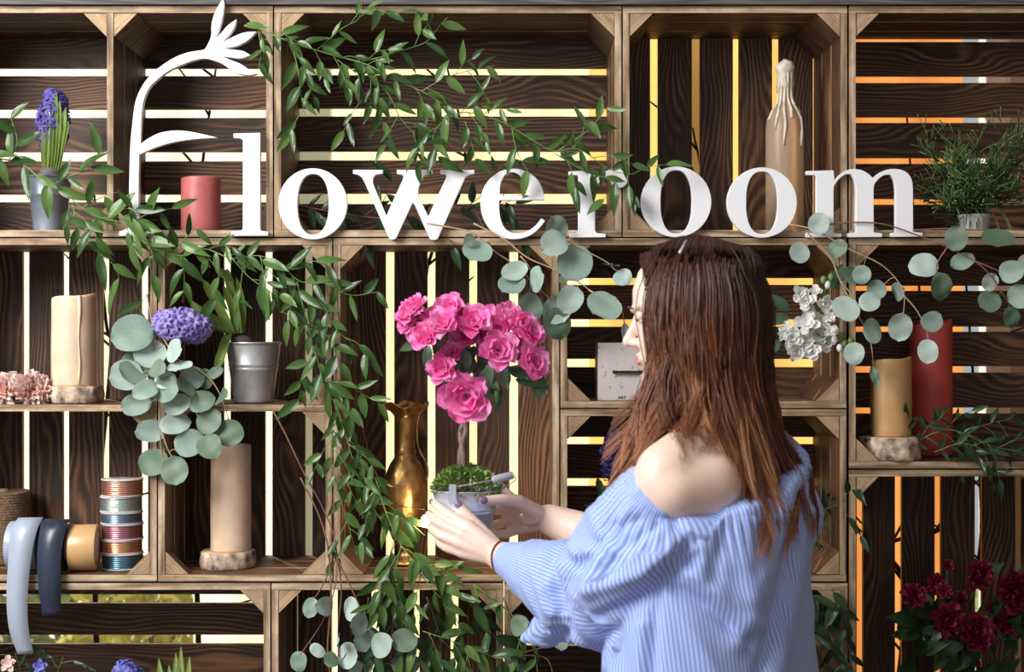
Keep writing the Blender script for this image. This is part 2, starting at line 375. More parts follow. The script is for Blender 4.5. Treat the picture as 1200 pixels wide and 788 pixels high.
bush((-1.75,2.6), .36, 1.0, M['bush'], 'green garden bush outside, behind the slats at bottom left', 1)
bush((-1.1,1.7), .28, .86, M['bush2'], 'yellow green garden bush outside, behind the lowest left slats', 2)
for i, (pts, lab) in enumerate((
    ([(235,900,.36),(228,640,.38),(200,420,.34),(222,300,.37),(243,150,.35),(256,60,.36)], 'dark bare branch standing behind the slats of the flower letter crate'),
    ([(118,900,.36),(112,640,.36),(130,420,.34),(124,375,.31),(108,200,.36)], 'dark bare branch behind the slats beside the upper left candle'),
    ([(505,900,.38),(520,500,.36),(498,330,.34),(545,200,.36),(520,60,.36)], 'dark bare branch behind the slats of the azalea crate'),
    ([(850,900,.38),(800,500,.36),(822,240,.33),(812,150,.36)], 'dark bare branch behind the slats of the bottle crate'),
    ([(1040,900,.34),(1062,700,.34),(1040,640,.36),(1120,600,.34),(1085,420,.37),(1060,100,.36)], 'dark bare branch behind the slats above the magenta peonies'),
    ([(1165,900,.41),(1140,720,.41),(1150,600,.40),(1130,300,.41)], 'dark bare branch behind the rightmost upright slats'))):
    p = spline([P(*q) for q in pts], 8); p = [Vector((p[0].x, p[0].y, 0))] + p; rg = random.Random(i); mb = MB().tube(p, [.007*(1-.7*j/len(p)) for j in range(len(p))], 6); root = empty('bare_branch', p[0], lab, 'branch'); mb.build('stem', M['branch'], root)
    for j in range(6, len(p)-2, 4):
        d = Vector((rg.choice((-1,1))*rg.uniform(.5,1), rg.uniform(-.2,.2), rg.uniform(.2,1))).normalized(); l = rg.uniform(.08,.2)
        MB().tube(spline([p[j], p[j]+d*l*.5+Vector((0,0,.01)), p[j]+d*l], 4), [.003]*4+[.0022]*4+[.001], 5).build('twig', M['branch'], root)
# ---------------------------------------------------------------- sign letters
DG = lambda: bpy.context.evaluated_depsgraph_get()
M['sign'] = simple('sign_white', (0.86,0.87,0.90), 0.35)
def rounded(poly, it=2, corner=50):
    for _ in range(it):
        out = []; n = len(poly)
        for i in range(n):
            a, b, c = Vector(poly[i-1]), Vector(poly[i]), Vector(poly[(i+1) % n])
            u, v = (b-a), (c-b)
            if u.length < 1e-6 or v.length < 1e-6 or math.degrees(u.angle(v)) > corner: out.append(tuple(b)); continue
            q = 0.25*min(u.length, v.length); out += [tuple(b-u.normalized()*q), tuple(b+v.normalized()*q)]
        poly = out
    return poly
def flat_shape(name, loops, yf, th, mat, bevel=0.0007):
    """loops in picture units cut from a board of thickness th whose front is at depth yf"""
    cu = bpy.data.curves.new(name, 'CURVE'); cu.dimensions = '2D'; cu.fill_mode = 'BOTH'; cu.extrude = th/2 - bevel; cu.bevel_depth = bevel; cu.bevel_resolution = 1
    cx = sum(p[0] for p in loops[0])/len(loops[0]); cy = max(p[1] for p in loops[0]); k = K(yf)
    for lp in loops:
        sp = cu.splines.new('POLY'); sp.points.add(len(lp)-1); sp.use_cyclic_u = True
        for q, (px, py) in zip(sp.points, lp): q.co = ((px-cx)*k, (cy-py)*k, 0, 1)
    t = bpy.data.objects.new('tmp', cu); COL.objects.link(t); bpy.context.view_layer.update()
    me = bpy.data.meshes.new_from_object(t.evaluated_get(DG())); me.name = name; bpy.data.objects.remove(t)
    me.materials.clear(); me.materials.append(mat)
    o = bpy.data.objects.new(name, me); COL.objects.link(o)
    v = P(cx, cy, yf); o.location = (v.x, yf + th/2, v.z); o.rotation_euler = (math.pi/2, 0, 0); return o
def oval(cx, cy, rx, ry, e=2.0, n=64):
    out = []
    for i in range(n):
        a = 2*math.pi*i/n; c, s = math.cos(a), math.sin(a)
        out.append((cx + rx*math.copysign(abs(c)**(2/e), c), cy + ry*math.copysign(abs(s)**(2/e), s)))
    return out
def zz(pts, ox, oy, s): return [(ox + x/s, oy + y/s) for x, y in pts]
GL = 'white letters of the shop sign'
YF, LT = -0.0165, 0.014
def letter(loops, label, nm): tag(flat_shape(nm, loops, YF, LT, M['sign']), label, 'sign letter', GL)
F = [(140,272),(150,268),(151.2,258),(151.6,220),(152.5,184.7),(153.4,163),(157,131),(158.7,120),(163.7,106),(171.7,93.4),(184.3,80.7),(203.3,68),(219,61.7),(240,58.6),
 (243,53.8),(248.5,42),(247.7,30),(250.8,17.4),(256.4,6.3),(261,-1),(262.7,3),(261.6,15.8),(257.6,31),(251.5,47),(259.8,38.5),(267.5,29.2),(276.5,23.3),(275.4,30),(269,40),(258,51.5),
 (272.5,43.6),(285.7,38),(300,37.2),(292,46),(279,53.4),(259,56.8),(274.6,58.8),(284,59.4),(292.8,64.6),(282.5,68.4),(271.4,66.9),(257.5,65),(270.4,71),(281,74.4),(292,82.3),(300,86.3),(292,88),(279,86.3),(269.8,80.7),(258.7,72.8),
 (240,67.3),(225.5,70.5),(203.3,79.2),(190.7,87),(176.4,99.7),(170.9,109),(167,120),(165.4,133),(164,169.6),(174.5,162),(187.4,155.6),(206.9,152.8),(226,155),(252,161),(226,162.7),(204.7,165.7),(183,171.8),(162.6,181),(162,206),(162,258),(163,268),(172,272),(172,276),(140,276)]
letter([rounded(F)], 'tall white sign letter f shaped like a bent stem ending in an open flower', 'sign_letter_f')
letter([[(274,157),(304.3,156),(304.3,268),(306,271),(313.6,272),(313.6,276),(271.5,276),(271.5,272),(283,271),(285,268),(285,164),(281,161.5),(274,161)]], 'tall straight white sign letter l beside the short red candle', 'sign_letter_l')
letter([oval(366.5,239,40,41.3), oval(366.8,239.5,18.8,36,2.3)], 'white sign letter o between the letters l and w', 'sign_letter_o')
letter([rounded(zz([(65,90),(222,90),(222,107),(185,112),(170,128),(168,160),(243,342),(335,140),(338,118),(325,110),(302,108),(302,90),(490,90),(490,107),(460,110),(440,125),(405,210),(470,345),(565,140),(572,120),(560,110),(537,107),(537,90),(718,90),(718,107),(690,112),(670,125),(520,460),(505,468),(480,462),(388,255),(295,458),(278,466),(260,460),(125,150),(110,125),(90,112),(65,107)],400,180,4.615))], 'wide white sign letter w with slanting strokes', 'sign_letter_w')
letter([rounded(zz([(1097,250),(1090,200),(1065,145),(1020,105),(960,85),(920,83),(860,95),(800,140),(765,195),(752,265),(760,330),(790,395),(840,440),(900,462),(960,462),(1020,445),(1065,410),(1100,365),(1083,353),(1050,395),(1005,425),(960,436),(915,430),(880,405),(860,360),(852,300),(853,252)],400,180,4.615)), rounded(zz([(856,232),(1003,230),(1000,180),(990,140),(960,108),(920,97),(885,110),(862,150),(855,190)],400,180,4.615))], 'white sign letter e with a closed upper eye', 'sign_letter_e')
letter([rounded(zz([(40,130),(215,118),(222,190),(255,155),(300,125),(350,110),(405,112),(440,140),(455,185),(440,222),(400,242),(362,230),(342,205),(325,170),(300,168),(260,195),(232,225),(222,260),(222,545),(235,562),(297,566),(297,587),(47,587),(47,566),(95,562),(108,545),(108,155),(95,148),(40,148)],660,180,6))], 'white sign letter r half covered by green vine leaves', 'sign_letter_r')
letter([oval(792.5,236.7,40.8,41), oval(792.5,236.6,18.8,37.5,2.4)], 'white sign letter o directly above the woman\'s hair', 'sign_letter_o')
letter([oval(893,237.5,40.6,40.8), oval(893,237.6,19,37,2.4)], 'white sign letter o in front of the wax covered bottle', 'sign_letter_o')
letter([rounded(zz([(487,97),(630,92),(635,150),(665,115),(700,92),(740,84),(790,92),(825,115),(845,135),(880,105),(930,85),(985,85),(1030,102),(1055,140),(1060,190),(1060,425),(1112,430),(1112,448),(945,448),(945,432),(970,428),(970,190),(962,140),(940,112),(910,112),(880,130),(850,165),(847,190),(847,428),(893,433),(893,450),(712,450),(712,433),(755,428),(757,190),(748,140),(725,108),(695,110),(660,135),(632,175),(630,200),(630,430),(672,435),(672,450),(485,450),(485,434),(530,430),(540,420),(540,125),(530,115),(487,112)],840,180,4.615))], 'white sign letter m, the last one at the right end', 'sign_letter_m')

# ---------------------------------------------------------------- shelf heights
Z1F = P(0,278).z + TH + 0.0006       # floor of the top row
ZSH = P(0,478.5).z + TH/2 + 0.0002     # shelves of the tall crates
Z2F = P(0,682).z + TH + 0.0006
ZF1 = P(0,478.5).z + TH + 0.0006
ZG1 = P(0,549.5).z + TH + 0.0006
def on(z, px, y): return Vector(((px-CX)*K(y), y, z))
def zat(py, y): return ZC + (CY-py)*K(y)

def wax(name, col, var=0.12):
    m = simple(name, col, 0.45, var=var, scale=22, bump=0.12, bscale=60, sss=0.25); return m
M['wax_cream'] = wax('cream_wax', (0.80,0.585,0.42)); M['wax_tan'] = wax('tan_wax', (0.58,0.34,0.15)); M['wax_red'] = wax('red_wax', (0.50,0.13,0.125), 0.25)
M['wax_deep'] = wax('deep_red_wax', (0.62,0.085,0.07), 0.12); M['wick'] = simple('wick', (0.03,0.025,0.02), 0.9)
M['bark'] = simple('birch_bark', (0.42,0.32,0.24), 0.9, var=0.9, scale=48, bump=1.0, bscale=70); M['cutwood'] = simple('cut_wood', (0.55,0.38,0.22), 0.8, var=0.25, scale=50)
def candle(px, y, zb, wpx, htop, mat, label, slump=0.004, drip=None, seed=0):
    k = K(y); r = wpx*k/2; c = on(zb, px, y); h = zat(htop, y) - zb; rg = random.Random(seed)
    root = empty('pillar_candle', c, label, 'candle', None)
    ph = rg.uniform(0,6)
    def rip(j, a, rr, z):
        if z > h*0.93: z = z + slump*math.sin(a+ph) + 0.4*slump*math.sin(3*a+ph)
        return rr*(1 + 0.008*math.sin(2*a+z*30)), z
    prof = [(r*0.97,0),(r,0.003)] + [(r*(1-0.006*math.sin(i)), h*i/10) for i in range(1,10)] + [(r*1.0,h*0.97),(r*0.985,h*0.995),(r*0.95,h),(r*0.90,h-0.003),(r*0.8,h-0.009),(r*0.3,h-0.012)]
    wb = MB().lathe(prof, c, 36, 0, rip).build('wax_body', mat, root)
    MB().tube([c+Vector((0,0,h-0.013)), c+Vector((0.001,0,h-0.004)), c+Vector((0.003,0.001,h+0.001))], 0.0012, 6).build('wick', M['wick'], wb)
    if drip:
        a0, l = drip; mb = MB(); p = []
        for i in range(9):
            z = h*1.0 - l*i/8; a = a0 + 0.03*math.sin(i*1.3); p.append(c + Vector((math.cos(a)*r*1.0, math.sin(a)*r*1.0, z)))
        mb.tube(p, [0.003,0.0034,0.003,0.0024,0.0022,0.002,0.0022,0.0026,0.0016], 7); mb.build('wax_drip', mat, wb)
    return root
def slice_(px, y, zb, wpx, hpx, label, seed):
    k = K(y); r = wpx*k/2; h = hpx*k; c = on(zb, px, y); rg = random.Random(seed); ph = [rg.uniform(0,6) for _ in range(5)]
    root = empty('wood_slice', c, label, 'wood slice')
    def rip(j, a, rr, z):
        return rr*(1 + 0.05*math.sin(3*a+ph[0]) + 0.03*math.sin(7*a+ph[1]) + 0.03*math.sin(13*a+ph[2]+z*90) + 0.022*math.sin(23*a+ph[3]-z*150)), z
    mb = MB().lathe([(r*0.96,0),(r*0.99,h*0.1),(r,h*0.4),(r*0.985,h*0.7),(r*0.97,h*0.97)], c, 48, 0, rip); mb.build('bark_ring', M['bark'], root)
    MB().lathe([(r*0.945,h*0.9),(r*0.945,h),(r*0.4,h)], c, 48, 0, rip).build('cut_face', M['cutwood'], root)
    return h
candle(235.5, .07, Z1F, 46, 208, M['wax_red'], 'short thick dusty red candle between the sign letters f and l', 0.0015, seed=1)
h = slice_(89, .075, ZSH, 61, 20, 'round birch slice on the left shelf under the cream candle', 2)
candle(86.5, .075, ZSH+h+0.0004, 51, 347, M['wax_cream'], 'cream pillar candle with a wax drip standing on the upper left shelf', 0.0035, (-1.05, 0.17), seed=3)
h = slice_(266, .09, Z2F, 63, 20, 'round birch slice on the lower crate floor under the tall cream candle', 4)
candle(270.5, .09, Z2F+h+0.0004, 47, 520, M['wax_cream'], 'tall cream pillar candle in the lower crate under the galvanised bucket', 0.002, seed=5)
h = slice_(1043, .05, ZG1, 70, 27, 'thick bark covered wood slice at right under the tan candle', 6)
candle(1044, .055, ZG1+h+0.0004, 47, 421, M['wax_tan'], 'tan pillar candle on a thick wood slice at right', 0.004, seed=7)
candle(1091, .16, ZG1, 49, 378, M['wax_deep'], 'tallest deep red pillar candle at right behind the tan candle', 0.005, seed=8)

# ---------------------------------------------------------------- wax covered bottle
m, nt, b = nodes('bottle_glass'); b.inputs['Base Color'].default_value = (0.70,0.52,0.36,1); b.inputs['Transmission Weight'].default_value = 0.55; b.inputs['Roughness'].default_value = 0.3; b.inputs['IOR'].default_value = 1.3
M['bottle'] = m; M['wax_white'] = simple('white_wax', (0.66,0.57,0.46), 0.5, var=0.2, scale=60, bump=0.4, bscale=90, sss=0.2)
y = .1; k = K(y); c = on(Z1F, 919.5, y); r = 22*k; H = zat(72, y) - Z1F
root = empty('bottle', c, 'slender bottle with white candle wax running down its neck, in the top right crate', 'bottle')
MB().lathe([(r*0.9,0),(r,0.006),(r,H*0.60),(r*0.95,H*0.66),(r*0.72,H*0.715),(r*0.45,H*0.755),(r*0.36,H*0.80),(r*0.34,H*0.93),(r*0.40,H*0.94),(r*0.40,H*0.965)], c, 32).build('glass_body', M['bottle'], root)
mb = MB(); rw = random.Random(3)
def wrip(j, a, rr, z): return rr*(1+0.12*math.sin(3*a+j)+0.1*math.sin(5*a+2*j)), z + 0.004*math.sin(2*a+j)
mb.lathe([(r*0.37,H*0.83),(r*0.44,H*0.86),(r*0.42,H*0.92),(r*0.52,H*0.95),(r*0.50,H*0.98),(r*0.34,H*0.995),(r*0.12,H)], c, 24, 0, wrip)
mb.build('wax_cap', M['wax_white'], root)
def bottle_r(z):
    pr = [(0,r),(H*0.60,r),(H*0.66,r*0.95),(H*0.715,r*0.72),(H*0.755,r*0.45),(H*0.80,r*0.36),(H,r*0.36)]
    for (a0,r0),(a1,r1) in zip(pr, pr[1:]):
        if a0 <= z <= a1: return r0 + (r1-r0)*(z-a0)/(a1-a0)
    return r
for a in (-2.7,-2.2,-1.75,-1.3,-0.7,-0.2,0.5,1.6):
    l = rw.uniform(0.35,0.75); mb = MB(); p = []; rr = []
    for i in range(12):
        z = H*0.93 - H*0.62*l*i/11; q = bottle_r(z)+0.0006; aa = a+0.05*math.sin(i); p.append(c+Vector((math.cos(aa)*q, math.sin(aa)*q, z))); rr.append(rw.uniform(0.002,0.0036))
    mb.tube(p, rr, 6); mb.build('wax_run', M['wax_white'], root)

# ---------------------------------------------------------------- white metal box
m, nt, b = nodes('weathered_white'); L = nt.links.new; tc = N(nt, 'ShaderNodeTexCoord'); vo = N(nt, 'ShaderNodeTexNoise', Scale=95.0, Detail=4.0, Roughness=0.65); L(tc.outputs['Object'], vo.inputs['Vector'])
L(ramp(nt, vo.outputs[0], [(0.0,(0.70,0.62,0.62)),(0.62,(0.66,0.58,0.57)),(0.66,(0.32,0.26,0.25)),(1,(0.2,0.16,0.15))]), b.inputs['Base Color']); b.inputs['Roughness'].default_value = 0.6
M['boxwhite'] = m; M['latch'] = simple('dark_iron', (0.05,0.04,0.035), 0.5, metal=0.6)
M['print'] = simple('black_print', (0.02,0.02,0.02), 0.7)
y = 0.03; k = K(y); a = P(701, 402, y); b2 = P(775, 470, y)
root = empty('metal_box', Vector(((a.x+b2.x)/2, y+.05, ZF1)), 'white weathered box with a dark iron latch beside the woman\'s face', 'box')
MB().box((a.x, y, ZF1), (b2.x, y+0.11, a.z)).build('box_body', M['boxwhite'], root)
hz = P(0,436,y).z; lx = P(718,0,y).x
mb = MB().tube([(lx,y-0.004,hz),(lx+.004,y-0.005,hz),(lx+.01,y-0.006,hz),(lx+.028,y-0.007,hz),(lx+.046,y-0.006,hz),(lx+.052,y-0.005,hz),(lx+.058,y-0.004,hz)], [.006,.0065,.004,.0052,.004,.0065,.005], 8, flat=0.5); mb.build('latch', M['latch'], root)
def text_mesh(name, body, size, mat, loc, parent, rot=(math.pi/2,0,0)):
    cu = bpy.data.curves.new(name, 'FONT'); cu.body = body; cu.size = size; cu.extrude = 0.0003
    t = bpy.data.objects.new('tmp', cu); COL.objects.link(t); bpy.context.view_layer.update()
    me = bpy.data.meshes.new_from_object(t.evaluated_get(DG())); me.name = name; bpy.data.objects.remove(t); me.materials.clear(); me.materials.append(mat)
    o = bpy.data.objects.new(name, me); COL.objects.link(o); o.location = Vector(loc) - parent_loc(parent); o.rotation_euler = rot; o.parent = parent; return o
text_mesh('lettering', 'ART', 0.0085, M['print'], (P(724,0,y).x, y-0.0004, P(0,468,y).z), root)

# ---------------------------------------------------------------- ribbons, wire spools, twine
def satin(name, col): 
    m, nt, b = nodes(name); b.inputs['Base Color'].default_value = (*col,1); b.inputs['Roughness'].default_value = 0.34; b.inputs['Specular IOR Level'].default_value = 0.7; b.inputs['Anisotropic'].default_value = 0.6; return m
M['rib_blue'] = satin('pale_blue_satin', (0.36,0.42,0.52)); M['rib_navy'] = satin('navy_satin', (0.022,0.03,0.06)); M['rib_gold'] = satin('gold_satin', (0.62,0.38,0.17)); M['card'] = simple('card_core', (0.60,0.42,0.30), 0.8)
def roll(px0, px1, cpy, rpx, y, mat, label, tail=None, rot=0.0):
    k = K(y); r = rpx*k; x0, x1 = (px0-CX)*k, (px1-CX)*k; c = Vector(((x0+x1)/2, y, Z2F + r + 0.0003)); wdt = x1-x0
    root = empty('ribbon_roll', Vector((c.x, c.y, Z2F)), label, 'ribbon roll', 'satin ribbon rolls on the crate floor')
    R = Matrix.Rotation(rot, 3, 'Z') @ Matrix.Rotation(math.pi/2, 3, 'Y')
    for nm, prof, mt in (('ribbon', [(r*0.62,-wdt/2),(r*0.99,-wdt/2),(r,-wdt/2+.001),(r,wdt/2-.001),(r*0.99,wdt/2),(r*0.62,wdt/2)], mat), ('core', [(r*0.3,-wdt/2+.001),(r*0.64,-wdt/2-.0015),(r*0.64,wdt/2+.0015),(r*0.3,wdt/2+.001)], M['card'])):
        mb = MB().lathe(prof, (0,0,0), 48); mb.v = [tuple(c + R @ Vector(v)) for v in mb.v]; mb.build(nm, mt, root)
    if tail:
        pts = spline([Vector(((a+b)/2*1.0, py, yy)) for a, b, py, yy in tail], 6); ws = spline([Vector((b-a,0,0)) for a, b, _, _ in tail], 6)
        vs = []; fs = []
        for q, wq in zip(pts, ws):
            px, py, yy = q; k2 = K(yy); kk = wq.x/2
            for dz in (0, 0.0006):
                for sx in (-1, 1):
                    v = P(px + sx*kk, py, yy); vs.append((v.x, v.y + dz + sx*0.002, v.z))
        n = len(pts)
        for i in range(n-1):
            b0 = i*4; c0 = b0+4
            fs += [(b0,b0+1,c0+1,c0),(b0+3,b0+2,c0+2,c0+3),(b0+2,b0,c0,c0+2),(b0+1,b0+3,c0+3,c0+1)]
        fs += [(0,2,3,1),(4*n-4,4*n-3,4*n-1,4*n-2)]
        MB().add(vs, fs).build('ribbon_tail', mat, root)
roll(13, 48, 633, 28.5, .055, M['rib_blue'], 'pale blue satin ribbon roll with a long tail hanging over the crate edge', [(22,50,611,.05),(22,50,607,.025),(13,43,622,.0),(10,36,656,-.016),(8,32,701,-.022),(11,33,737,-.02),(21,39,767,-.012)])
roll(50.5, 80, 634, 27, .055, M['rib_navy'], 'navy satin ribbon roll with a shorter hanging tail', [(51,81,613,.05),(51,81,609,.025),(47,77,622,.0),(44,71,650,-.015),(45,71,686,-.02),(50,71,722,-.016)])
roll(83, 114, 635, 27, .045, M['rib_gold'], 'gold satin ribbon roll beside the stack of wire spools', None, 0.12)
M['flange'] = simple('clear_plastic', (0.62,0.60,0.60), 0.2)
def wire(name, col):
    m = simple(name, col, 0.3, metal=0.85); return m
zc = Z2F; y = .082; k = K(y)
specs = [('teal blue', (0.13,0.27,0.36), 18), ('orange copper', (0.72,0.36,0.20), 16), ('plum pink', (0.48,0.20,0.26), 18), ('steel blue', (0.22,0.30,0.40), 13.5), ('pale mint', (0.55,0.68,0.66), 18), ('shiny copper', (0.75,0.36,0.26), 20)]
ord_ = ['bottom of the stack', 'second from the bottom of the stack', 'third from the bottom, under the steel blue one', 'fourth from the bottom, under the mint one', 'second from the top of the stack', 'topmost of the stack']
for i, (nm, col, hpx) in enumerate(specs):
    h = hpx*k; c = on(zc, 143 + (0.6,-.5,.4,-.3,-1,.5)[i], y); r = 24.5*k; fl = 0.0022
    root = empty('wire_spool', c, f'{nm} wire spool, {ord_[i]}', 'wire spool', 'stacked spools of florist wire')
    wm = wire(nm.replace(' ', '_') + '_wire', col)
    prof = [(r*0.94, fl)]; n = 7
    for q in range(n):
        z0 = fl + (h-2*fl)*q/n; dz = (h-2*fl)/n; prof += [(r*0.955, z0+dz*0.25), (r*0.965, z0+dz*0.5), (r*0.955, z0+dz*0.75), (r*0.94, z0+dz)]
    MB().lathe(prof, c, 40).build('wire_winding', wm, root)
    for z0 in (0, h-fl): MB().lathe([(r*0.2,z0),(r*0.99,z0),(r,z0+fl*0.5),(r*0.99,z0+fl),(r*0.2,z0+fl)], c, 40).build('flange', M['flange'], root)
    zc += h + 0.0004
# loose end of wire across the stack
y = .168; k = K(y); c = on(Z2F, -4, y); r = 39*k; H = 82*k
M['jute'] = simple('jute', (0.21,0.13,0.075), 0.95, var=0.4, scale=160, bump=0.8, bscale=300)
root = empty('twine_spool', c, 'thick brown jute twine spool cut by the left edge behind the ribbons', 'twine')
prof = [(r*0.9,0)]
for q in range(26):
    z0 = H*q/26; prof += [(r*(1.0-0.02*q/26), z0+H/26*0.15), (r*(1.02-0.02*q/26), z0+H/52), (r*(1.0-0.02*q/26), z0+H/26*0.85)]
prof += [(r*0.9,H),(r*0.35,H)]
MB().lathe(prof, c, 48).build('twine_winding', M['jute'], root)
MB().lathe([(r*0.22,H*0.5),(r*0.34,H*0.5),(r*0.34,H+.004),(r*0.22,H+.004)], c, 24).build('core', M['card'], root)

# ---------------------------------------------------------------- brass vase
M['brass'] = simple('old_brass', (0.42,0.24,0.09), 0.34, metal=0.9, var=0.45, scale=45, bump=0.5, bscale=110)
y = .12; k = K(y); c = on(Z2F, 475, y); H = zat(474, y) - Z2F
pr = [(17,0),(18,2),(17,5),(11,9),(8,14),(9,20),(15,30),(20,42),(23,58),(24.5,76),(24,92),(21.5,106),(17,116),(13,121),(11.5,126),(12.5,129),(11,132),(10.8,140),(10.2,150),(10.8,160),(12.2,164),(11.6,167),(13,171),(18,177),(26,182),(27,183),(25.5,183.4),(17,179),(11,172)]
sc = H/183.0
def vr(j, a, rr, z):
    if j >= 22: z += 0.006*math.sin(5*a)*min(1,(rr/sc/27))**2
    if 5 < j < 14: rr *= 1 + 0.02*math.sin(10*a + j*1.5)
    return rr, z
root = empty('brass_vase', c, 'old engraved brass vase with a wavy rim among the vines', 'vase')
MB().lathe([(a*sc, b_*sc) for a, b_ in pr], c, 60, 0, vr).build('vase_body', M['brass'], root)
hp = [Vector((c.x+v*sc*1.0, c.y-0.012, c.z+z*sc)) for v, z in ((24,181),(17,172),(14,158),(14.5,140),(18,128),(24,118),(26,106),(24.3,96))]
MB().tube(spline(hp, 5), 0.0022, 7).build('handle', M['brass'], root)
# glowing bulb and wire, added in place of the flare by the hand
m, nt, b = nodes('added_warm_bulb'); b.inputs['Emission Color'].default_value = (1.0,0.74,0.42,1); b.inputs['Emission Strength'].default_value = 130; b.inputs['Base Color'].default_value = (1,.9,.7,1)
M['bulb'] = m
q = P(501, 611, -0.03)
root = empty('added_glow_bulb', q, 'small added glowing bulb hanging on a thin wire beside the brass vase', 'light')
MB().ball(q, 0.0125, 16).build('bulb', M['bulb'], root)
MB().tube([q+Vector((0,0,0.009)), q+Vector((0,0,0.02))], 0.006, 10).build('bulb_socket', M['latch'], root)
MB().tube(spline([q+Vector((0,0,.02)), P(490,596,-.035), P(462,590,-.035), P(442,560,-.03), P(424,500,-.028), P(406,440,-.025), P(398,380,-.02), P(393,330,-.006), P(385,300,-0.0015)], 6), 0.0008, 5).build('wire', M['latch'], root)
# ---------------------------------------------------------------- leaves and stems
def leaf_mat(name, col, col2, rough=0.38, transl=0.25, rib=(0.5,0.6,0.4), ribw=0.0006, var=0.35):
    m, nt, b = nodes(name); L = nt.links.new; tc = N(nt, 'ShaderNodeTexCoord'); oi = N(nt, 'ShaderNodeObjectInfo')
    n = N(nt, 'ShaderNodeTexNoise', Scale=30.0, Detail=2.0); L(tc.outputs['Object'], n.inputs['Vector'])
    a = N(nt, 'ShaderNodeMath', operation='MULTIPLY_ADD'); L(oi.outputs['Random'], a.inputs[0]); a.inputs[1].default_value = 0.8; a.inputs[2].default_value = -0.15
    t = N(nt, 'ShaderNodeMath', operation='MULTIPLY_ADD'); L(n.outputs[0], t.inputs[0]); t.inputs[1].default_value = 0.4; L(a.outputs[0], t.inputs[2])
    c = ramp(nt, t.outputs[0], [(0.1, col), (0.9, col2)])
    sp = N(nt, 'ShaderNodeSeparateXYZ'); L(tc.outputs['Object'], sp.inputs[0])
    ab = N(nt, 'ShaderNodeMath', operation='ABSOLUTE'); L(sp.outputs[1], ab.inputs[0])
    lt = N(nt, 'ShaderNodeMath', operation='LESS_THAN'); L(ab.outputs[0], lt.inputs[0]); lt.inputs[1].default_value = ribw
    lm = N(nt, 'ShaderNodeMath', operation='MULTIPLY'); L(lt.outputs[0], lm.inputs[0]); lm.inputs[1].default_value = 0.45
    mx = N(nt, 'ShaderNodeMix', data_type='RGBA'); L(lm.outputs[0], mx.inputs[0]); L(c, mx.inputs[6]); mx.inputs[7].default_value = (*rib, 1)
    L(mx.outputs[2], b.inputs['Base Color']); b.inputs['Roughness'].default_value = rough
    tr = N(nt, 'ShaderNodeBsdfTranslucent'); L(mx.outputs[2], tr.inputs[0]); ms = N(nt, 'ShaderNodeMixShader'); ms.inputs[0].default_value = transl
    L(b.outputs[0], ms.inputs[1]); L(tr.outputs[0], ms.inputs[2]); L(ms.outputs[0], nt.nodes['Material Output'].inputs[0]); return m
M['ruscus'] = leaf_mat('vine_leaf', (0.028,0.078,0.016), (0.12,0.225,0.055), 0.3, rib=(0.22,0.34,0.12))
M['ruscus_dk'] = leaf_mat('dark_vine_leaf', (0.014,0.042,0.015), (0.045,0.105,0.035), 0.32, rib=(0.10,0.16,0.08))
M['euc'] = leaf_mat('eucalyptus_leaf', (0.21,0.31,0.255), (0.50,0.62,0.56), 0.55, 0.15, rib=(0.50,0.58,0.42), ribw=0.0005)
M['euc_dk'] = leaf_mat('shaded_eucalyptus_leaf', (0.10,0.17,0.10), (0.19,0.27,0.19), 0.55, 0.15, rib=(0.35,0.42,0.25), ribw=0.0005)  # darker copy of the eucalyptus leaf, shade put into its colour
M['azleaf'] = leaf_mat('azalea_leaf', (0.035,0.08,0.04), (0.09,0.16,0.09), 0.35, 0.15, rib=(0.2,0.3,0.18))
M['stem_g'] = simple('green_stem', (0.14,0.24,0.07), 0.5, var=0.2); M['stem_dk'] = simple('dark_stem', (0.05,0.075,0.03), 0.6)
M['stem_r'] = simple('reddish_stem', (0.22,0.10,0.06), 0.6, var=0.25); M['stem_t'] = simple('tan_stem', (0.42,0.30,0.17), 0.6, var=0.2)
def leaf_mesh(name, mat, L=1.0, W=0.3, prof='lance', curl=0.15, fold=0.12, wav=0.0, nu=8, nv=4, seed=0):
    rg = random.Random(seed); vs = []; fs = []; ph = rg.uniform(0,6)
    for i in range(nu+1):
        t = i/nu
        if prof == 'lance': w = (math.sin(math.pi*min(1,t**0.75)))**0.9
        elif prof == 'round': w = math.sqrt(max(0, 1-(2*t-1)**2)) if 0 < i < nu else 0.0
        elif prof == 'strap': w = min(1, 6*t+0.4)*(1-max(0,(t-0.75)/0.25)**2)
        w = max(w, 0.02)*W/2
        for j in range(nv+1):
            v = 2*j/nv-1
            x = L*t; y_ = w*v; z_ = -curl*L*(t**2) + fold*abs(y_) + wav*L*math.sin(7*t+ph)*v*0.5 + wav*L*0.5*math.cos(9*t+2*v+ph)
            vs.append((x,y_,z_))
    for i in range(nu):
        for j in range(nv):
            a = i*(nv+1)+j; fs.append((a,a+nv+1,a+nv+2,a+1))
    return MB().add(vs, fs).mesh(name, mat)
LEAF = {}
for nm, mt in (('ruscus','ruscus'),('ruscus_dk','ruscus_dk')):
    LEAF[nm] = [leaf_mesh('vine_leaf', M[mt], 1, w, 'lance', c, 0.3, 0.02, seed=i) for i, (w, c) in enumerate(((0.30,0.12),(0.34,0.3),(0.26,-0.12),(0.30,0.45),(0.38,0.05)))]
for nm in ('euc','euc_dk'):
    LEAF[nm] = [leaf_mesh('eucalyptus_leaf', M[nm], 1, w, 'round', c, f, wv, 12, 6, seed=i) for i, (w, c, f, wv) in enumerate(((0.95,0.2,0.14,0.05),(1.0,-0.16,0.10,0.06),(0.85,0.3,0.22,0.05),(0.9,-0.25,0.18,0.07)))]
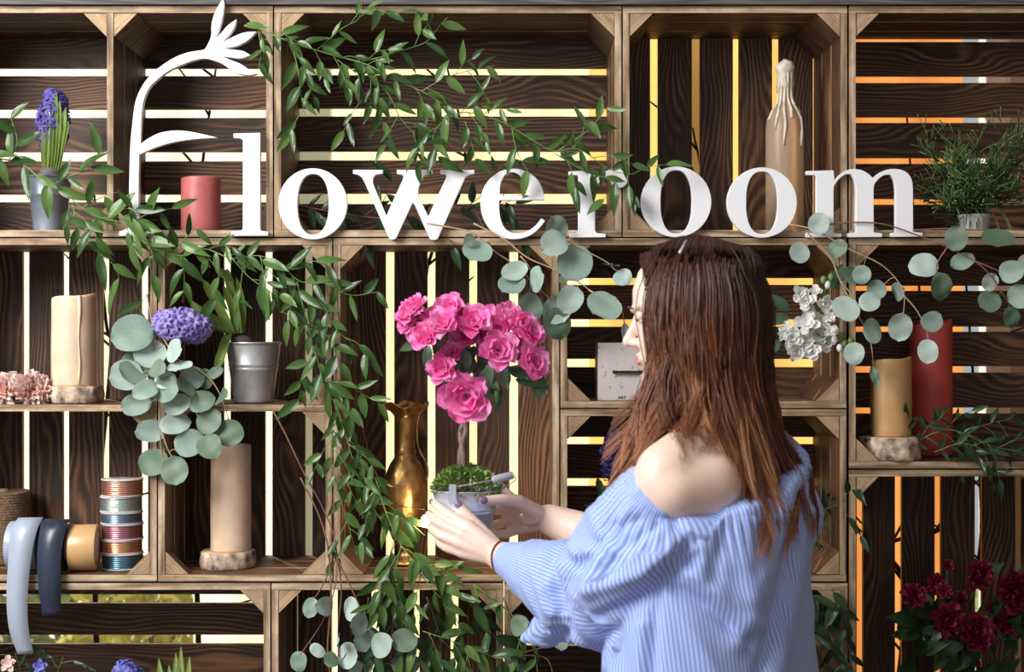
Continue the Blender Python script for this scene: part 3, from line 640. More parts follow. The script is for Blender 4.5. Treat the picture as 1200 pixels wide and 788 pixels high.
LEAF['az'] = [leaf_mesh('azalea_leaf', M['azleaf'], 1, w, 'lance', c, 0.25, 0.02, seed=i) for i, (w, c) in enumerate(((0.44,0.15),(0.5,-0.1),(0.4,0.35)))]
CAM = Vector((0,-D,ZC))
def put_leaf(root, kind, base, dr, nrm, size, rg, name='leaf', wscale=1.0):
    R = frame(dr, nrm); R = R @ Matrix.Diagonal((size, size*wscale, size, 1)); R.translation = base
    return place(name, rg.choice(LEAF[kind]), root, R)
def vine(label, paths, kind='ruscus', size=0.046, space=0.02, seed=1, stem='stem_g', droop=0.35, cat='vine', group='leafy green garlands on the crates', r=0.0016, twig=0.35, first=0.0, name='leafy_vine'):
    """paths: lists of (px, py, depth); each is a stem with alternate leaves; twigs leave it now and then"""
    rg = random.Random(seed); base = P(*paths[0][0]); root = empty(name, base, label, cat, group)
    for ip, path in enumerate(paths):
        pts = spline([P(*q) for q in path], 6); Ls = arclen(pts); tot = Ls[-1]
        rr = [r*(1 if ip == 0 else 0.7)*(1-0.6*l/tot) for l in Ls]
        MB().tube(pts, rr, 5).build('stem', M[stem], root)
        s = first if ip == 0 else space*0.5; side = rg.choice((-1,1))
        while s < tot:
            p, t = at_len(pts, Ls, s); side = -side
            n = t.cross(Vector((0,-1,0)));
            if n.length < 0.2: n = t.cross(Vector((0,0,1)))
            n.normalize()
            def one(p, t, n, side, sz):
                d = t*rg.uniform(0.35,0.9) + n*side*rg.uniform(0.4,0.9) + Vector((0,-1,0))*rg.uniform(-0.15,0.4) + Vector((0,0,-1))*rg.uniform(0,2*droop)
                nm = Vector((rg.uniform(-0.7,0.7), -1, rg.uniform(-0.2,0.9)))
                put_leaf(root, kind, p, d, nm, sz*rg.uniform(0.7,1.2), rg)
            if rg.random() < twig and tot > 0.1:
                d = (t*rg.uniform(0.5,0.9) + n*side*rg.uniform(0.3,0.9) + Vector((0,-rg.uniform(0,0.3),-rg.uniform(0.1,0.6)))).normalized(); l = rg.uniform(0.035,0.075)
                q = [p, p + d*l*0.5 + Vector((0,0,0.004)), p + d*l + Vector((0,0,-0.012*rg.random()))]; q = spline(q, 4)
                MB().tube(q, [r*0.5*(1-0.5*i/len(q)) for i in range(len(q))], 4).build('twig', M[stem], root)
                Lq = arclen(q)
                for f, sd in ((0.45,1),(0.75,-1),(0.99,0.3)):
                    pp, tt = at_len(q, Lq, Lq[-1]*f); one(pp, tt, n, sd*side, size*0.85)
            else: one(p, t, n, side, size)
            s += space*rg.uniform(0.7,1.3)
    return root
vine('long leafy vine draped across the top crates above the letters o, w and e', [
  [(286,30,-.035),(310,37,-.035),(332,46,-.04),(365,57,-.04),(395,66,-.04),(428,75,-.045),(457,90,-.045),(494,107,-.045),(516,120,-.045),(527,134,-.045),(549,132,-.045),(586,142,-.045),(627,166,-.045),(649,177,-.045),(678,175,-.045),(715,199,-.04),(745,205,-.04)],
  [(424,72,-.045),(450,66,-.05),(479,57,-.05),(501,48,-.05),(516,29,-.05),(525,20,-.05)],
  [(340,50,-.04),(348,75,-.04),(352,105,-.035),(357,135,-.03)], [(395,70,-.04),(420,90,-.04),(425,122,-.035)],
  [(430,85,-.045),(455,110,-.04),(470,140,-.035),(492,162,-.03)], [(494,107,-.045),(520,92,-.045),(545,84,-.045),(582,76,-.045)],
  [(527,134,-.045),(508,158,-.04),(515,190,-.035)], [(545,142,-.045),(552,165,-.04),(558,192,-.035)], [(600,150,-.045),(606,178,-.045),(622,206,-.045)],
  [(655,176,-.045),(690,152,-.05),(712,125,-.05)], [(650,180,-.045),(690,203,-.045),(722,214,-.045),(702,240,-.045)], [(303,37,-.035),(306,60,-.04),(302,84,-.04)],
  [(372,58,-.04),(400,34,-.04),(420,22,-.035),(424,3,-.035)]], size=0.05, space=0.021, seed=11, twig=0.25)
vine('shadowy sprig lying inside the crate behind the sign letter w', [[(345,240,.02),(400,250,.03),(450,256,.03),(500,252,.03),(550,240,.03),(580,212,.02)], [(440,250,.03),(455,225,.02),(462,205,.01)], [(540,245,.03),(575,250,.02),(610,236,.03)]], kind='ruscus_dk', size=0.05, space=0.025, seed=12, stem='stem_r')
vine('leafy vine trailing from the top left pot to the stem of the flower letter', [
  [(-14,184,-.02),(25,192,-.025),(50,212,-.03),(75,225,-.035),(95,243,-.035),(120,256,-.035),(150,262,-.035),(188,276,-.03)],
  [(60,218,-.03),(85,205,-.035),(105,198,-.035),(118,178,-.035)], [(85,240,-.035),(92,268,-.035),(110,292,-.03),(134,312,-.025),(142,338,-.02)], [(150,262,-.035),(172,282,-.03),(180,310,-.03),(176,345,-.03)],
  [(95,244,-.035),(118,232,-.035),(138,225,-.035)], [(10,190,-.025),(20,165,-.03),(10,130,-.03)], [(150,262,-.04),(176,250,-.04),(204,244,-.04)], [(120,256,-.035),(150,252,-.045),(160,235,-.045)]], size=0.062, space=0.028, seed=13, twig=0.2)
vine('leafy vine around the lilac hyacinth of the galvanised bucket', [
  [(180,292,-.02),(212,300,-.02),(240,292,-.025),(272,303,-.03),(304,300,-.03),(330,312,-.03),(352,330,-.03),(380,332,-.03),(410,346,-.025),(446,342,-.02)],
  [(212,300,-.02),(216,325,-.02),(214,355,-.015)], [(240,296,-.025),(256,322,-.02),(252,350,-.015)], [(272,303,-.03),(292,325,-.03),(318,345,-.03),(330,368,-.02)], [(304,300,-.03),(320,322,-.035),(345,345,-.03)], [(200,297,-.02),(222,275,-.03),(240,262,-.03)], [(335,316,-.03),(362,306,-.03),(388,312,-.03)]], size=0.05, space=0.02, seed=14, twig=0.3)
vine('dense vine hanging down the post between the narrow crate and the azalea crate', [
  [(348,330,-.025),(358,370,-.03),(368,410,-.03),(380,448,-.03),(396,482,-.03),(408,520,-.03),(420,560,-.03),(440,600,-.03),(462,630,-.035)],
  [(352,345,-.03),(378,360,-.03),(396,388,-.03),(412,402,-.025)], [(368,410,-.03),(354,440,-.03),(350,470,-.025)], [(380,448,-.03),(404,450,-.03),(440,470,-.025),(456,468,-.02)], [(396,482,-.03),(388,530,-.03),(398,580,-.03),(415,640,-.03)],
  [(408,520,-.03),(432,540,-.035),(448,572,-.035)], [(362,385,-.03),(384,396,-.03),(400,430,-.03)]], size=0.05, space=0.018, seed=15, twig=0.3)
vine('vine spilling over the azalea crate floor below the vase', [
  [(440,560,-.035),(452,600,-.04),(470,640,-.04),(495,665,-.045),(520,668,-.045),(545,660,-.045)], [(452,600,-.04),(478,612,-.035),(498,628,-.03)], [(470,640,-.04),(462,680,-.04),(470,720,-.04),(488,758,-.04),(500,800,-.04)],
  [(480,655,-.04),(506,690,-.04),(532,720,-.04),(545,760,-.04),(556,800,-.04)], [(462,640,-.04),(444,680,-.035),(430,720,-.03)], [(505,690,-.04),(540,700,-.04),(575,720,-.035)], [(495,740,-.04),(530,752,-.04),(590,775,-.03)]], size=0.055, space=0.024, seed=16, twig=0.3)
vine('dark bushy sprigs hanging low under the added glowing bulb', [[(452,690,-.02),(460,730,-.02),(452,790,-.02)], [(500,700,-.015),(515,745,-.02),(520,800,-.02)], [(545,700,-.015),(575,740,-.02),(612,790,-.02)], [(432,700,-.015),(428,740,-.02),(440,800,-.02)]], kind='ruscus_dk', size=0.058, space=0.021, seed=17, stem='stem_dk', twig=0.2)
vine('thin light green sprig leaning down below the striped sleeve cuff', [[(555,686,-.03),(590,712,-.03),(615,738,-.03),(625,760,-.03),(632,800,-.03)], [(615,738,-.03),(606,765,-.03),(612,800,-.03)]], size=0.034, space=0.03, seed=18, droop=0.5, twig=0.1)
vine('dark leafy sprigs at the woman\'s right side by the lowest crates', [[(948,690,-.01),(960,720,-.01),(975,760,-.01),(985,800,-.01)], [(950,700,-.01),(952,740,-.01),(948,800,-.01)], [(975,690,-.01),(990,735,-.01),(1000,790,-.01)], [(960,700,-.01),(930,730,-.01),(922,800,-.01)]], kind='ruscus_dk', size=0.052, space=0.015, seed=19, stem='stem_dk', twig=0.2)
vine('small dark sprig behind the woman\'s right shoulder inside the crate', [[(935,610,.03),(960,600,.03),(990,588,.0)], [(945,640,.04),(956,620,.04),(950,600,.04)]], kind='ruscus_dk', size=0.042, space=0.02, seed=20, stem='stem_dk')
vine('green shoots lying on the crate floor beside the tall red candle', [[(1070,520,.02),(1095,508,.02),(1120,505,.02),(1160,522,.0),(1205,532,.0)], [(1075,528,.02),(1062,500,.03),(1070,490,.03)], [(1095,530,.01),(1130,520,-.005),(1170,536,-.005)], [(1120,520,.05),(1150,500,.05),(1190,490,.05)]], kind='ruscus_dk', size=0.038, space=0.017, seed=21, droop=0.05)

def eucalyptus(label, stems, leaves, seed, stem_mat, group='silver eucalyptus branches'):
    """stems: paths; leaves: (px, py, rx, ry, depth, dark)"""
    rg = random.Random(seed); base = P(*stems[0][0]); root = empty('eucalyptus_branch', base, label, 'eucalyptus', group); allp = []
    for st in stems:
        pts = spline([P(*q) for q in st], 6); n = len(pts); MB().tube(pts, [0.0017*(1-0.5*i/n) for i in range(n)], 5).build('stem', M[stem_mat], root); allp += pts
    for (px, py, rx, ry, yy, dark) in leaves:
        c = P(px, py, yy); k = K(yy); q = min(allp, key=lambda p: (p-c).length); dr = c - q
        if dr.length < 0.006: dr = Vector((rg.uniform(-.5,.5), 0, -1))
        dv = Vector((dr.x, dr.y*0.3, dr.z)).normalized()
        # the leaf's own axis: mostly away from the twig; its two half sizes from the picture outline
        ax = abs(dv.x); Lh = (rx*ax + ry*(1-ax))*k; Wh = (ry*ax + rx*(1-ax))*k
        d = (dv + Vector((0, rg.uniform(-0.25,0.15), 0))).normalized(); nm = Vector((rg.uniform(-.35,.35), -1, rg.uniform(-.1,.5)))
        R = frame(d, nm); b0 = c - d*Lh
        pet = spline([q, q.lerp(b0, 0.5) + Vector((0,0,0.003)), b0], 3)
        if (b0-q).length > 0.003: MB().tube(pet, 0.0008, 4).build('petiole', M[stem_mat], root)
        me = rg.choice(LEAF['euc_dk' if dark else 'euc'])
        R = R @ Matrix.Diagonal((2.15*Lh, 2.25*Wh, 2.1*Lh, 1)); R.translation = b0; place('leaf', me, root, R)
    return root
def lv(lst, y0, seed):
    rg = random.Random(seed); return [(a[0], a[1], a[2], a[3], y0 + rg.uniform(-.025,.02), a[4] if len(a) > 4 else 0) for a in lst]
eucalyptus('thick bunch of round silver green eucalyptus hanging left of the galvanised bucket', [
  [(172,345,-.02),(178,380,-.03),(182,420,-.03),(186,470,-.03),(188,520,-.03),(192,545,-.03)], [(178,375,-.03),(205,420,-.03),(222,460,-.03),(236,500,-.03),(244,515,-.03)], [(205,420,-.03),(235,435,-.03),(254,455,-.03),(268,490,-.025)], [(188,500,-.03),(196,525,-.03),(204,540,-.03)]],
  lv([(157,390,23,21),(177,415,20,15),(205,412,14,13),(160,431,17,17,1),(151,439,18,18),(211,430,15,10),(183,431,14,9,1),(224,444,14,12,0),(191,445,14,10),(195,457,18,13),(160,474,18,14),(208,474,17,12),(240,444,12,13,1),(234,471,15,14,1),(252,437,10,6,1),(258,465,14,9,1),(203,497,17,13),(180,505,17,13),(243,495,16,13,1),(220,520,17,15),(269,506,17,15,1),(244,521,16,15,1),(180,542,20,15,1),(205,550,16,16,1),(216,455,14,12,1),(172,456,15,12)], -.035, 3), 31, 'stem_t')
eucalyptus('pale large leaved eucalyptus branch hanging from the letter e towards the woman\'s face', [
  [(500,262,-.03),(535,268,-.035),(555,274,-.04),(580,295,-.04),(605,312,-.045),(628,335,-.045),(646,352,-.045)], [(555,262,-.035),(590,280,-.04),(618,302,-.045),(650,316,-.05),(680,332,-.05),(697,346,-.05)], [(660,280,-.035),(690,296,-.04),(712,308,-.04),(722,318,-.04)], [(690,340,-.05),(725,360,-.05),(732,380,-.05)], [(610,300,-.045),(622,318,-.045),(620,345,-.045)]],
  lv([(560,295,16,16),(551,281,6,9,1),(604,319,19,10),(601,333,17,13),(630,328,13,15),(621,361,14,19),(652,362,16,15),(653,378,16,19,1),(652,268,19,9),(651,284,17,15),(673,309,24,20,0),(669,349,14,18),(709,359,18,20),(729,324,9,12),(716,312,9,10,1),(664,322,14,8,1),(733,389,4,12)], -.05, 4), 32, 'stem_t')
eucalyptus('eucalyptus branch trailing down over the white flowers and the right crate post', [
  [(925,263,-.02),(955,270,-.03),(995,292,-.035),(1035,312,-.04),(1058,340,-.04),(1059,370,-.04)], [(945,272,-.03),(972,300,-.03),(985,330,-.035),(1005,368,-.035),(1020,400,-.035),(1024,440,-.035)], [(985,330,-.035),(1000,352,-.035),(1002,400,-.035)], [(1058,345,-.04),(1075,365,-.04),(1087,390,-.04)]],
  lv([(959,263,15,10),(937,296,12,11),(982,291,12,11,1),(998,323,11,11,1),(1010,321,10,11),(1028,339,10,13),(1018,354,12,11),(992,362,14,16),(1052,342,8,14),(1022,388,11,16),(1055,382,12,16),(1091,378,12,12),(1001,413,11,13),(1087,412,10,16),(1024,441,4,13,1)], -.04, 5), 33, 'stem_t')
eucalyptus('eucalyptus branch running along the top of the far right crate under the wispy plant', [
  [(930,272,-.02),(980,262,-.02),(1030,262,-.025),(1070,274,-.03),(1110,290,-.035),(1150,312,-.035),(1172,340,-.035),(1185,360,-.035)], [(1070,270,-.03),(1110,268,-.035),(1150,270,-.035),(1205,268,-.03)], [(1110,290,-.035),(1098,310,-.035),(1100,325,-.035)], [(1140,305,-.035),(1170,318,-.035),(1192,335,-.03)]],
  lv([(1084,311,16,15),(1130,307,14,10),(1120,281,11,15,1),(1169,279,18,12,1),(1183,319,14,14),(1160,329,12,8),(1103,335,13,17,1),(1160,353,13,12,1),(1193,348,12,15),(1185,371,9,13,1),(1203,310,9,14)], -.035, 6), 34, 'stem_r')
eucalyptus('eucalyptus on red stems hanging down to the lower left of the brass vase', [
  [(318,478,-.03),(335,510,-.035),(355,552,-.035),(378,595,-.035),(392,632,-.035),(394,680,-.035),(380,725,-.03),(352,768,-.03)], [(392,632,-.035),(400,690,-.03),(396,740,-.03),(400,800,-.03)], [(388,640,-.035),(412,690,-.035),(432,735,-.03),(448,780,-.03)], [(394,655,-.035),(376,690,-.03),(366,705,-.03)], [(385,330,-.02),(394,420,-.02),(390,520,-.025),(392,632,-.035)]],
  lv([(364,712,7,13),(383,711,10,14),(412,714,9,14,0),(420,731,12,14),(350,775,10,12),(371,762,10,7),(389,773,8,10,1),(407,769,12,14),(394,750,8,9),(428,750,13,14),(445,757,14,14),(473,750,16,14,1),(474,779,16,12,1),(418,788,10,12)], -.03, 7), 35, 'stem_r')
eucalyptus('sparse eucalyptus twigs below the hanging edge of the striped sleeve', [[(590,700,-.02),(604,740,-.02),(612,765,-.02),(606,800,-.02)], [(590,762,-.02),(606,768,-.02),(640,772,-.02),(650,800,-.02)], [(612,765,-.02),(640,758,-.02),(655,748,-.02)]],
  lv([(606,734,12,13,1),(606,771,12,13,1),(656,752,11,11),(600,792,9,9)], -.025, 8), 36, 'stem_r')
tag(MB().tube(spline([P(352,560,-.03), P(372,600,-.036), P(384,640,-.04), P(388,700,-.04), P(384,760,-.04), P(388,800,-.035)], 6), 0.0017, 5).build('bare_twig', M['stem_r']), 'bare reddish twig hanging among the eucalyptus at lower left', 'twig')

# ---------------------------------------------------------------- blooms
def petal_fan(mb, c, dr, up, L, W, cup, ruf, rg, nu=4, nv=4, mi=0):
    """a ruffled petal that starts at c, runs along dr and bends towards up"""
    dr = Vector(dr).normalized(); up = Vector(up); up = (up - dr*up.dot(dr)).normalized(); sd = dr.cross(up); vs = []; fs = []; ph = rg.uniform(0,6)
    for i in range(nu+1):
        t = i/nu; w = W*(0.18 + 0.82*math.sin(min(1,t*1.15)*math.pi*0.55))*(1-0.25*max(0,t-0.8)/0.2)
        for j in range(nv+1):
            v = 2*j/nv-1; rr = ruf*t*t*math.sin(v*5+ph)*L; le = L*t*(1-0.12*v*v*t) + rg.uniform(-.04,.04)*L*(i == nu)
            vs.append(c + dr*le + sd*(w*v*0.5) + up*(cup*L*(t*t) + 0.25*W*v*v*t + rr))
    for i in range(nu):
        for j in range(nv):
            a = i*(nv+1)+j; fs.append((a,a+nv+1,a+nv+2,a+1))
    mb.add(vs, fs, mi)
def bloom(c, face, R, rg, layers=((6,1.0,0.15),(6,0.8,0.5),(5,0.55,1.0)), wid=0.75, ruf=0.10, mb=None):
    mb = mb or MB(); face = Vector(face).normalized(); a = face.orthogonal().normalized(); b = face.cross(a); c = Vector(c)
    for (n, l, tilt) in layers:
        o = rg.uniform(0,6)
        for q in range(n):
            an = o + 2*math.pi*q/n + rg.uniform(-.15,.15); rad = a*math.cos(an) + b*math.sin(an)
            petal_fan(mb, c + rad*R*0.05, rad + face*(tilt+rg.uniform(-.12,.12)), face, R*l*rg.uniform(.88,1.1), R*wid*rg.uniform(.85,1.15), 0.05, ruf, rg)
    return mb
def petal_mat(name, c1, c2, tr=0.3):
    m, nt, b = nodes(name); L = nt.links.new; tc = N(nt, 'ShaderNodeTexCoord'); n = N(nt, 'ShaderNodeTexNoise', Scale=55.0, Detail=2.0); L(tc.outputs['Object'], n.inputs['Vector'])
    c = ramp(nt, n.outputs[0], [(0.35, c1), (0.65, c2)]); L(c, b.inputs['Base Color']); b.inputs['Roughness'].default_value = 0.6
    t = N(nt, 'ShaderNodeBsdfTranslucent'); L(c, t.inputs[0]); ms = N(nt, 'ShaderNodeMixShader'); ms.inputs[0].default_value = tr; L(b.outputs[0], ms.inputs[1]); L(t.outputs[0], ms.inputs[2]); L(ms.outputs[0], nt.nodes['Material Output'].inputs[0]); return m
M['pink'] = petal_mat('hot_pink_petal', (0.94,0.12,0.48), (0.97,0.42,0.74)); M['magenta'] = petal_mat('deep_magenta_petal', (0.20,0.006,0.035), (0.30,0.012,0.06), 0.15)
M['white_p'] = petal_mat('white_petal', (0.88,0.90,0.86), (0.95,0.95,0.93)); M['blush'] = petal_mat('blush_petal', (0.85,0.50,0.42), (0.92,0.80,0.76))
M['lilac'] = petal_mat('lilac_petal', (0.26,0.20,0.60), (0.50,0.42,0.80)); M['violet'] = petal_mat('violet_petal', (0.09,0.065,0.34), (0.20,0.15,0.55)); M['indigo'] = petal_mat('indigo_petal', (0.012,0.008,0.07), (0.035,0.02,0.14), 0.1); M['blue_p'] = petal_mat('blue_petal', (0.13,0.13,0.55), (0.30,0.32,0.80))
M['hyleaf'] = leaf_mat('hyacinth_leaf', (0.16,0.26,0.05), (0.30,0.42,0.10), 0.4, 0.3, rib=(0.45,0.55,0.2), ribw=0.0008); M['soil'] = simple('soil', (0.03,0.02,0.013), 0.95, var=0.5, bump=1)
def floret(mb, c, face, R, rg, n=6):
    face = Vector(face).normalized(); a = face.orthogonal().normalized(); b = face.cross(a); o = rg.uniform(0,6)
    for q in range(n):
        an = o + 2*math.pi*q/n; rad = a*math.cos(an)+b*math.sin(an); sd = face.cross(rad); w = R*0.17
        p0 = c; p1 = c + rad*R*0.30 + face*R*0.55; p2 = c + rad*R*0.80 + face*R*0.45; p3 = c + rad*R*1.2 + face*R*0.0 - face*R*0.35
        mb.add([p0, p1-sd*w, p1+sd*w, p2-sd*w*0.9, p2+sd*w*0.9, p3], [(0,1,2),(1,3,4,2),(3,5,4)])
def spike(a, b, r0, R, n, rg, mb=None):
    """florets around an axis a -> b with radius r0"""
    mb = mb or MB(); a = Vector(a); b = Vector(b); ax = (b-a).normalized(); u = ax.orthogonal().normalized(); v = ax.cross(u)
    for i in range(n):
        t = (i+0.5)/n; an = i*2.39996; rr = r0*math.sqrt(max(0.05, 1-(2*t-1)**2*0.85)); d = u*math.cos(an)+v*math.sin(an) + ax*(t-0.45)*0.9
        floret(mb, a.lerp(b, t) + d.normalized()*rr*rg.uniform(.62,.98), d, R*rg.uniform(.85,1.15), rg)
    return mb
def strap(root, pts, w, mat='hyleaf', nrm=(0,-1,0.2), name='leaf'):
    pts = spline([Vector(p) for p in pts], 6); n = len(pts); nrm = Vector(nrm); vs = []; fs = []
    for i, p in enumerate(pts):
        t = (pts[min(i+1,n-1)]-pts[max(i-1,0)]).normalized(); sd = t.cross(nrm).normalized(); up = sd.cross(t); f = i/(n-1); ww = w*0.5*min(1, 0.7+f)*(1-max(0,(f-0.72)/0.28)**2*0.92)
        vs += [p - sd*ww + up*ww*0.35, p - sd*ww*0.5 + up*0.0005, p - up*ww*0.2, p + sd*ww*0.5 + up*0.0005, p + sd*ww + up*ww*0.35]
    for i in range(n-1):
        for j in range(4): fs.append((i*5+j,i*5+j+1,i*5+5+j+1,i*5+5+j))
    mb = MB().add(vs, fs); o = mb.build(name, M[mat], root); return o
m = simple('galvanised', (0.66,0.66,0.66), 0.36, metal=0.7, var=0.3, scale=18); M['zinc'] = m
M['zinc_lt'] = simple('pale_zinc', (0.58,0.60,0.68), 0.38, metal=0.55, var=0.18, scale=25); M['bluepot'] = simple('blue_grey_pot', (0.30,0.33,0.40), 0.35, metal=0.5, var=0.3, scale=18)
def bucket(root, c, rb, rt, H, mat, ridges=(0.55,0.62), name='bucket'):
    pr = [(rb*0.9,0.0),(rb,0.001)]
    def rad(f): return rb+(rt-rb)*f
    for f in [0.03,0.07]+sorted(sum([[r-0.02,r,r+0.02] for r in ridges],[]))+[0.93]: pr.append((rad(f)*(1.025 if any(abs(f-r)<1e-6 for r in ridges) else 1.0), H*f))
    pr += [(rt*0.995,H*0.965),(rt*1.03,H*0.975),(rt*1.04,H*0.99),(rt*1.02,H),(rt*0.97,H*0.985),(rt*0.95,H*0.88)]
    return MB().lathe(pr, c, 48).build(name, mat, root)
# galvanised bucket with a lilac hyacinth
y = .09; k = K(y); c = on(ZSH, 297, y); H = zat(401,y)-ZSH; rg = random.Random(5)
root = empty('potted_hyacinth', c, 'galvanised bucket with a lilac hyacinth flopping out to the left', 'potted plant')
bucket(root, c, 23*k, 32*k, H, M['zinc']); MB().lathe([(29.5*k,H*0.86),(20*k,H*0.93),(5*k,H*0.98)], c, 24).build('soil', M['soil'], root)
MB().ball(c+Vector((-0.02,-0.005,H*0.98)), (0.022,0.02,0.016), 12).build('bulb', simple('bulb_skin', (0.10,0.07,0.08), 0.6, var=0.4), root)
q = P(271,392,y-.01)
strap(root, [q, P(258,378,y-.03), P(238,368,y-.06), P(222,352,y-.06)], 0.016); strap(root, [P(273,392,y-.012), P(262,370,y-.03), P(248,345,y-.04), P(238,328,y-.05)], 0.017)
strap(root, [P(277,391,y-.01), P(272,360,y-.02), P(262,335,y-.03)], 0.015); strap(root, [P(281,391,y-.01), P(276,362,y-.02), P(268,328,y-.02), P(266,315,y-.02)], 0.015)
strap(root, [P(268,392,y-.02), P(264,402,y-.05), P(259,418,y-.065), P(252,436,y-.065)], 0.018); strap(root, [P(284,390,y), P(284,360,y-.01), P(277,325,y-.02)], 0.014)
MB().tube(spline([P(273,391,y-.01), P(255,385,y-.04), P(235,381,y-.08)], 6), 0.005, 8).build('flower_stalk', M['stem_g'], root)
spike(P(238,384,y-.085), P(187,380,y-.11), 0.030, 0.0155, 75, rg).build('flower_head', M['lilac'], root)
# top left pot with a violet hyacinth
y = .085; k = K(y); c = on(Z1F, 58, y); H = zat(207,y)-Z1F
root = empty('potted_hyacinth', c, 'blue grey pot with an upright violet hyacinth in the top left crate', 'potted plant'); bucket(root, c, 18*k, 25*k, H, M['bluepot'], ridges=(0.66,))
MB().lathe([(23*k,H*0.86),(15*k,H*0.93),(4*k,H*0.98)], c, 24).build('soil', M['soil'], root); MB().ball(c+Vector((0.002,0,H*1.0)), (0.024,0.02,0.022), 12).build('bulb', simple('bulb_skin_2', (0.13,0.10,0.11), 0.6, var=0.4), root)
for (x0,x1,ty,w) in ((53,55,124,.017),(57,60,136,.016),(62,70,118,.017),(65,77,126,.016),(68,80,142,.013),(60,66,108,.015)):
    strap(root, [P(x0,200,y-.01), P(x0+(x1-x0)*.4,170,y-.018), P(x1,ty,y-.02)], w)
spike(P(60,176,y+.005), P(64,112,y+.005), 0.026, 0.0145, 62, rg).build('flower_head', M['violet'], root)
# dark grape hyacinth in a glass pot behind the woman
y = .06; k = K(y); c = on(Z2F, 712, y); H = zat(592,y)-Z2F
root = empty('potted_hyacinth', c, 'dark pot with an indigo hyacinth half hidden behind the woman\'s hair', 'potted plant'); bucket(root, c, 20*k, 26*k, H, M['bluepot'], ridges=(0.6,))
MB().lathe([(24*k,H*0.86),(6*k,H*0.97)], c, 24).build('soil', M['soil'], root)
for x0,x1,ty in ((708,700,560),(714,722,548),(718,716,530)): strap(root, [P(x0,592,y-.01), P((x0+x1)/2,575,y-.015), P(x1,ty,y-.02)], .014, 'ruscus_dk')
MB().tube([P(714,592,y-.01), P(716,560,y-.02), P(718,540,y-.02)], .004, 6).build('flower_stalk', M['stem_dk'], root); spike(P(716,556,y-.02), P(721,510,y-.02), 0.022, 0.013, 55, rg).build('flower_head', M['indigo'], root)
# carnations
for (px, py, R, fx, lab) in ((36,461,26,0.5,'pale pink ruffled carnation lying beside the birch slice'), (3,459,25,-0.3,'pale pink ruffled carnation cut by the left edge')):
    y = .03; c = Vector((on(0,px,y).x, y, ZSH + R*K(y)*0.62)); R = R*K(y); rg = random.Random(px)
    root = empty('carnation', Vector((c.x, c.y, ZSH)), lab, 'flower', 'carnations on the left shelf')
    bloom(c + Vector((0,0.012,0)), (fx,-1,0.35), R*0.92, rg, ((9,1.0,0.1),(9,.92,.45),(9,.8,.8),(8,.65,1.3),(6,.5,2.2)), 0.5, 0.22).build('petals', M['blush'], root)
    MB().tube([c+Vector((0,0.01,0)), Vector((c.x-fx*.01, c.y+.05, ZSH+.008)), Vector((c.x-fx*.02, c.y+.11, ZSH+.004))], [.006,.005,.0025], 8).build('calyx', M['stem_g'], root)
# white stock flowers
rg = random.Random(9); y = -.01
root = empty('stock_flower', P(985,430,y), 'cluster of white stock blossoms hanging at the crate post right of the woman', 'flower')
for px, py, R in ((928,395,14),(945,380,15),(942,402,16),(958,392,14),(932,412,13),(952,412,13),(968,402,13),(944,352,14),(936,344,10),(965,356,12),(956,342,8),(972,388,9),(922,386,9),(916,395,7),(960,376,11),(948,366,10),(972,372,8)):
    bloom(P(px,py,y+rg.uniform(-.02,.02)), (rg.uniform(-.6,.6),-1,rg.uniform(-.3,.6)), R*K(y), rg, ((4,1.0,.2),(4,.8,.6),(3,.5,1.4)), 0.85, 0.12).build('blossom', M['white_p'], root)
for px, py in ((970,334),(974,325),(965,328),(978,398),(986,394),(990,403),(984,408),(997,400),(980,388)): MB().ball(P(px,py,y-.005), (.006,.006,.008), 8).build('bud', M['stem_g'] if px > 984 or py < 330 else M['white_p'], root)
MB().tube(spline([P(972,322,y), P(966,345,y+.01), P(950,385,y+.015), P(945,420,y+.02)], 5), .0025, 6).build('stem', M['stem_g'], root); MB().tube(spline([P(950,390,y+.01), P(975,398,y), P(998,402,y)], 5), .002, 6).build('stem', M['stem_g'], root)
for px, py, dx, dy in ((925,365,-20,-18),(915,400,-18,12),(925,372,-30,5),(975,340,6,-18)): put_leaf(root, 'az', P(px,py,y+.02), (dx,-5,-dy), (0,-1,.3), .055, rg)
# magenta peonies in the lower right crate
y = .03; k = K(y); rg = random.Random(21)
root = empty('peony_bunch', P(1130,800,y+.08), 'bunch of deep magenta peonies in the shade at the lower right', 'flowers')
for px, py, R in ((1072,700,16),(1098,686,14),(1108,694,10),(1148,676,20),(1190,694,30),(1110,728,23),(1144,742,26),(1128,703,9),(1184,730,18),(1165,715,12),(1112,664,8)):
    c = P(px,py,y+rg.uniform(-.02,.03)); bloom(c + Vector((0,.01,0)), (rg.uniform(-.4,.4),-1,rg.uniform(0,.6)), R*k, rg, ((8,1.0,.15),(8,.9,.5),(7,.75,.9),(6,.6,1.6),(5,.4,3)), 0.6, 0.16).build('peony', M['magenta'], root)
    MB().tube(spline([c+Vector((0,.012,0)), c.lerp(P(1130,800,y+.08),.5)+Vector((0,.03,0)), P(1130,810,y+.08)], 5), .003, 6).build('stem', M['stem_dk'], root)
for i in range(46):
    px, py = rg.uniform(1060,1205), rg.uniform(672,800); put_leaf(root, 'ruscus_dk', P(px,py,y+.04), (rg.uniform(-1,1),-.4,rg.uniform(-.8,.6)), (0,-1,.3), rg.uniform(.05,.075), rg, wscale=1.5)
ZG2 = P(0,958).z + TH + .0006; cv = P(1130,812,y+.08); bucket(root, Vector((cv.x, y+.08, ZG2)), .05, .07, cv.z-ZG2+.012, M['bluepot'], ridges=(0.7,), name='vase')
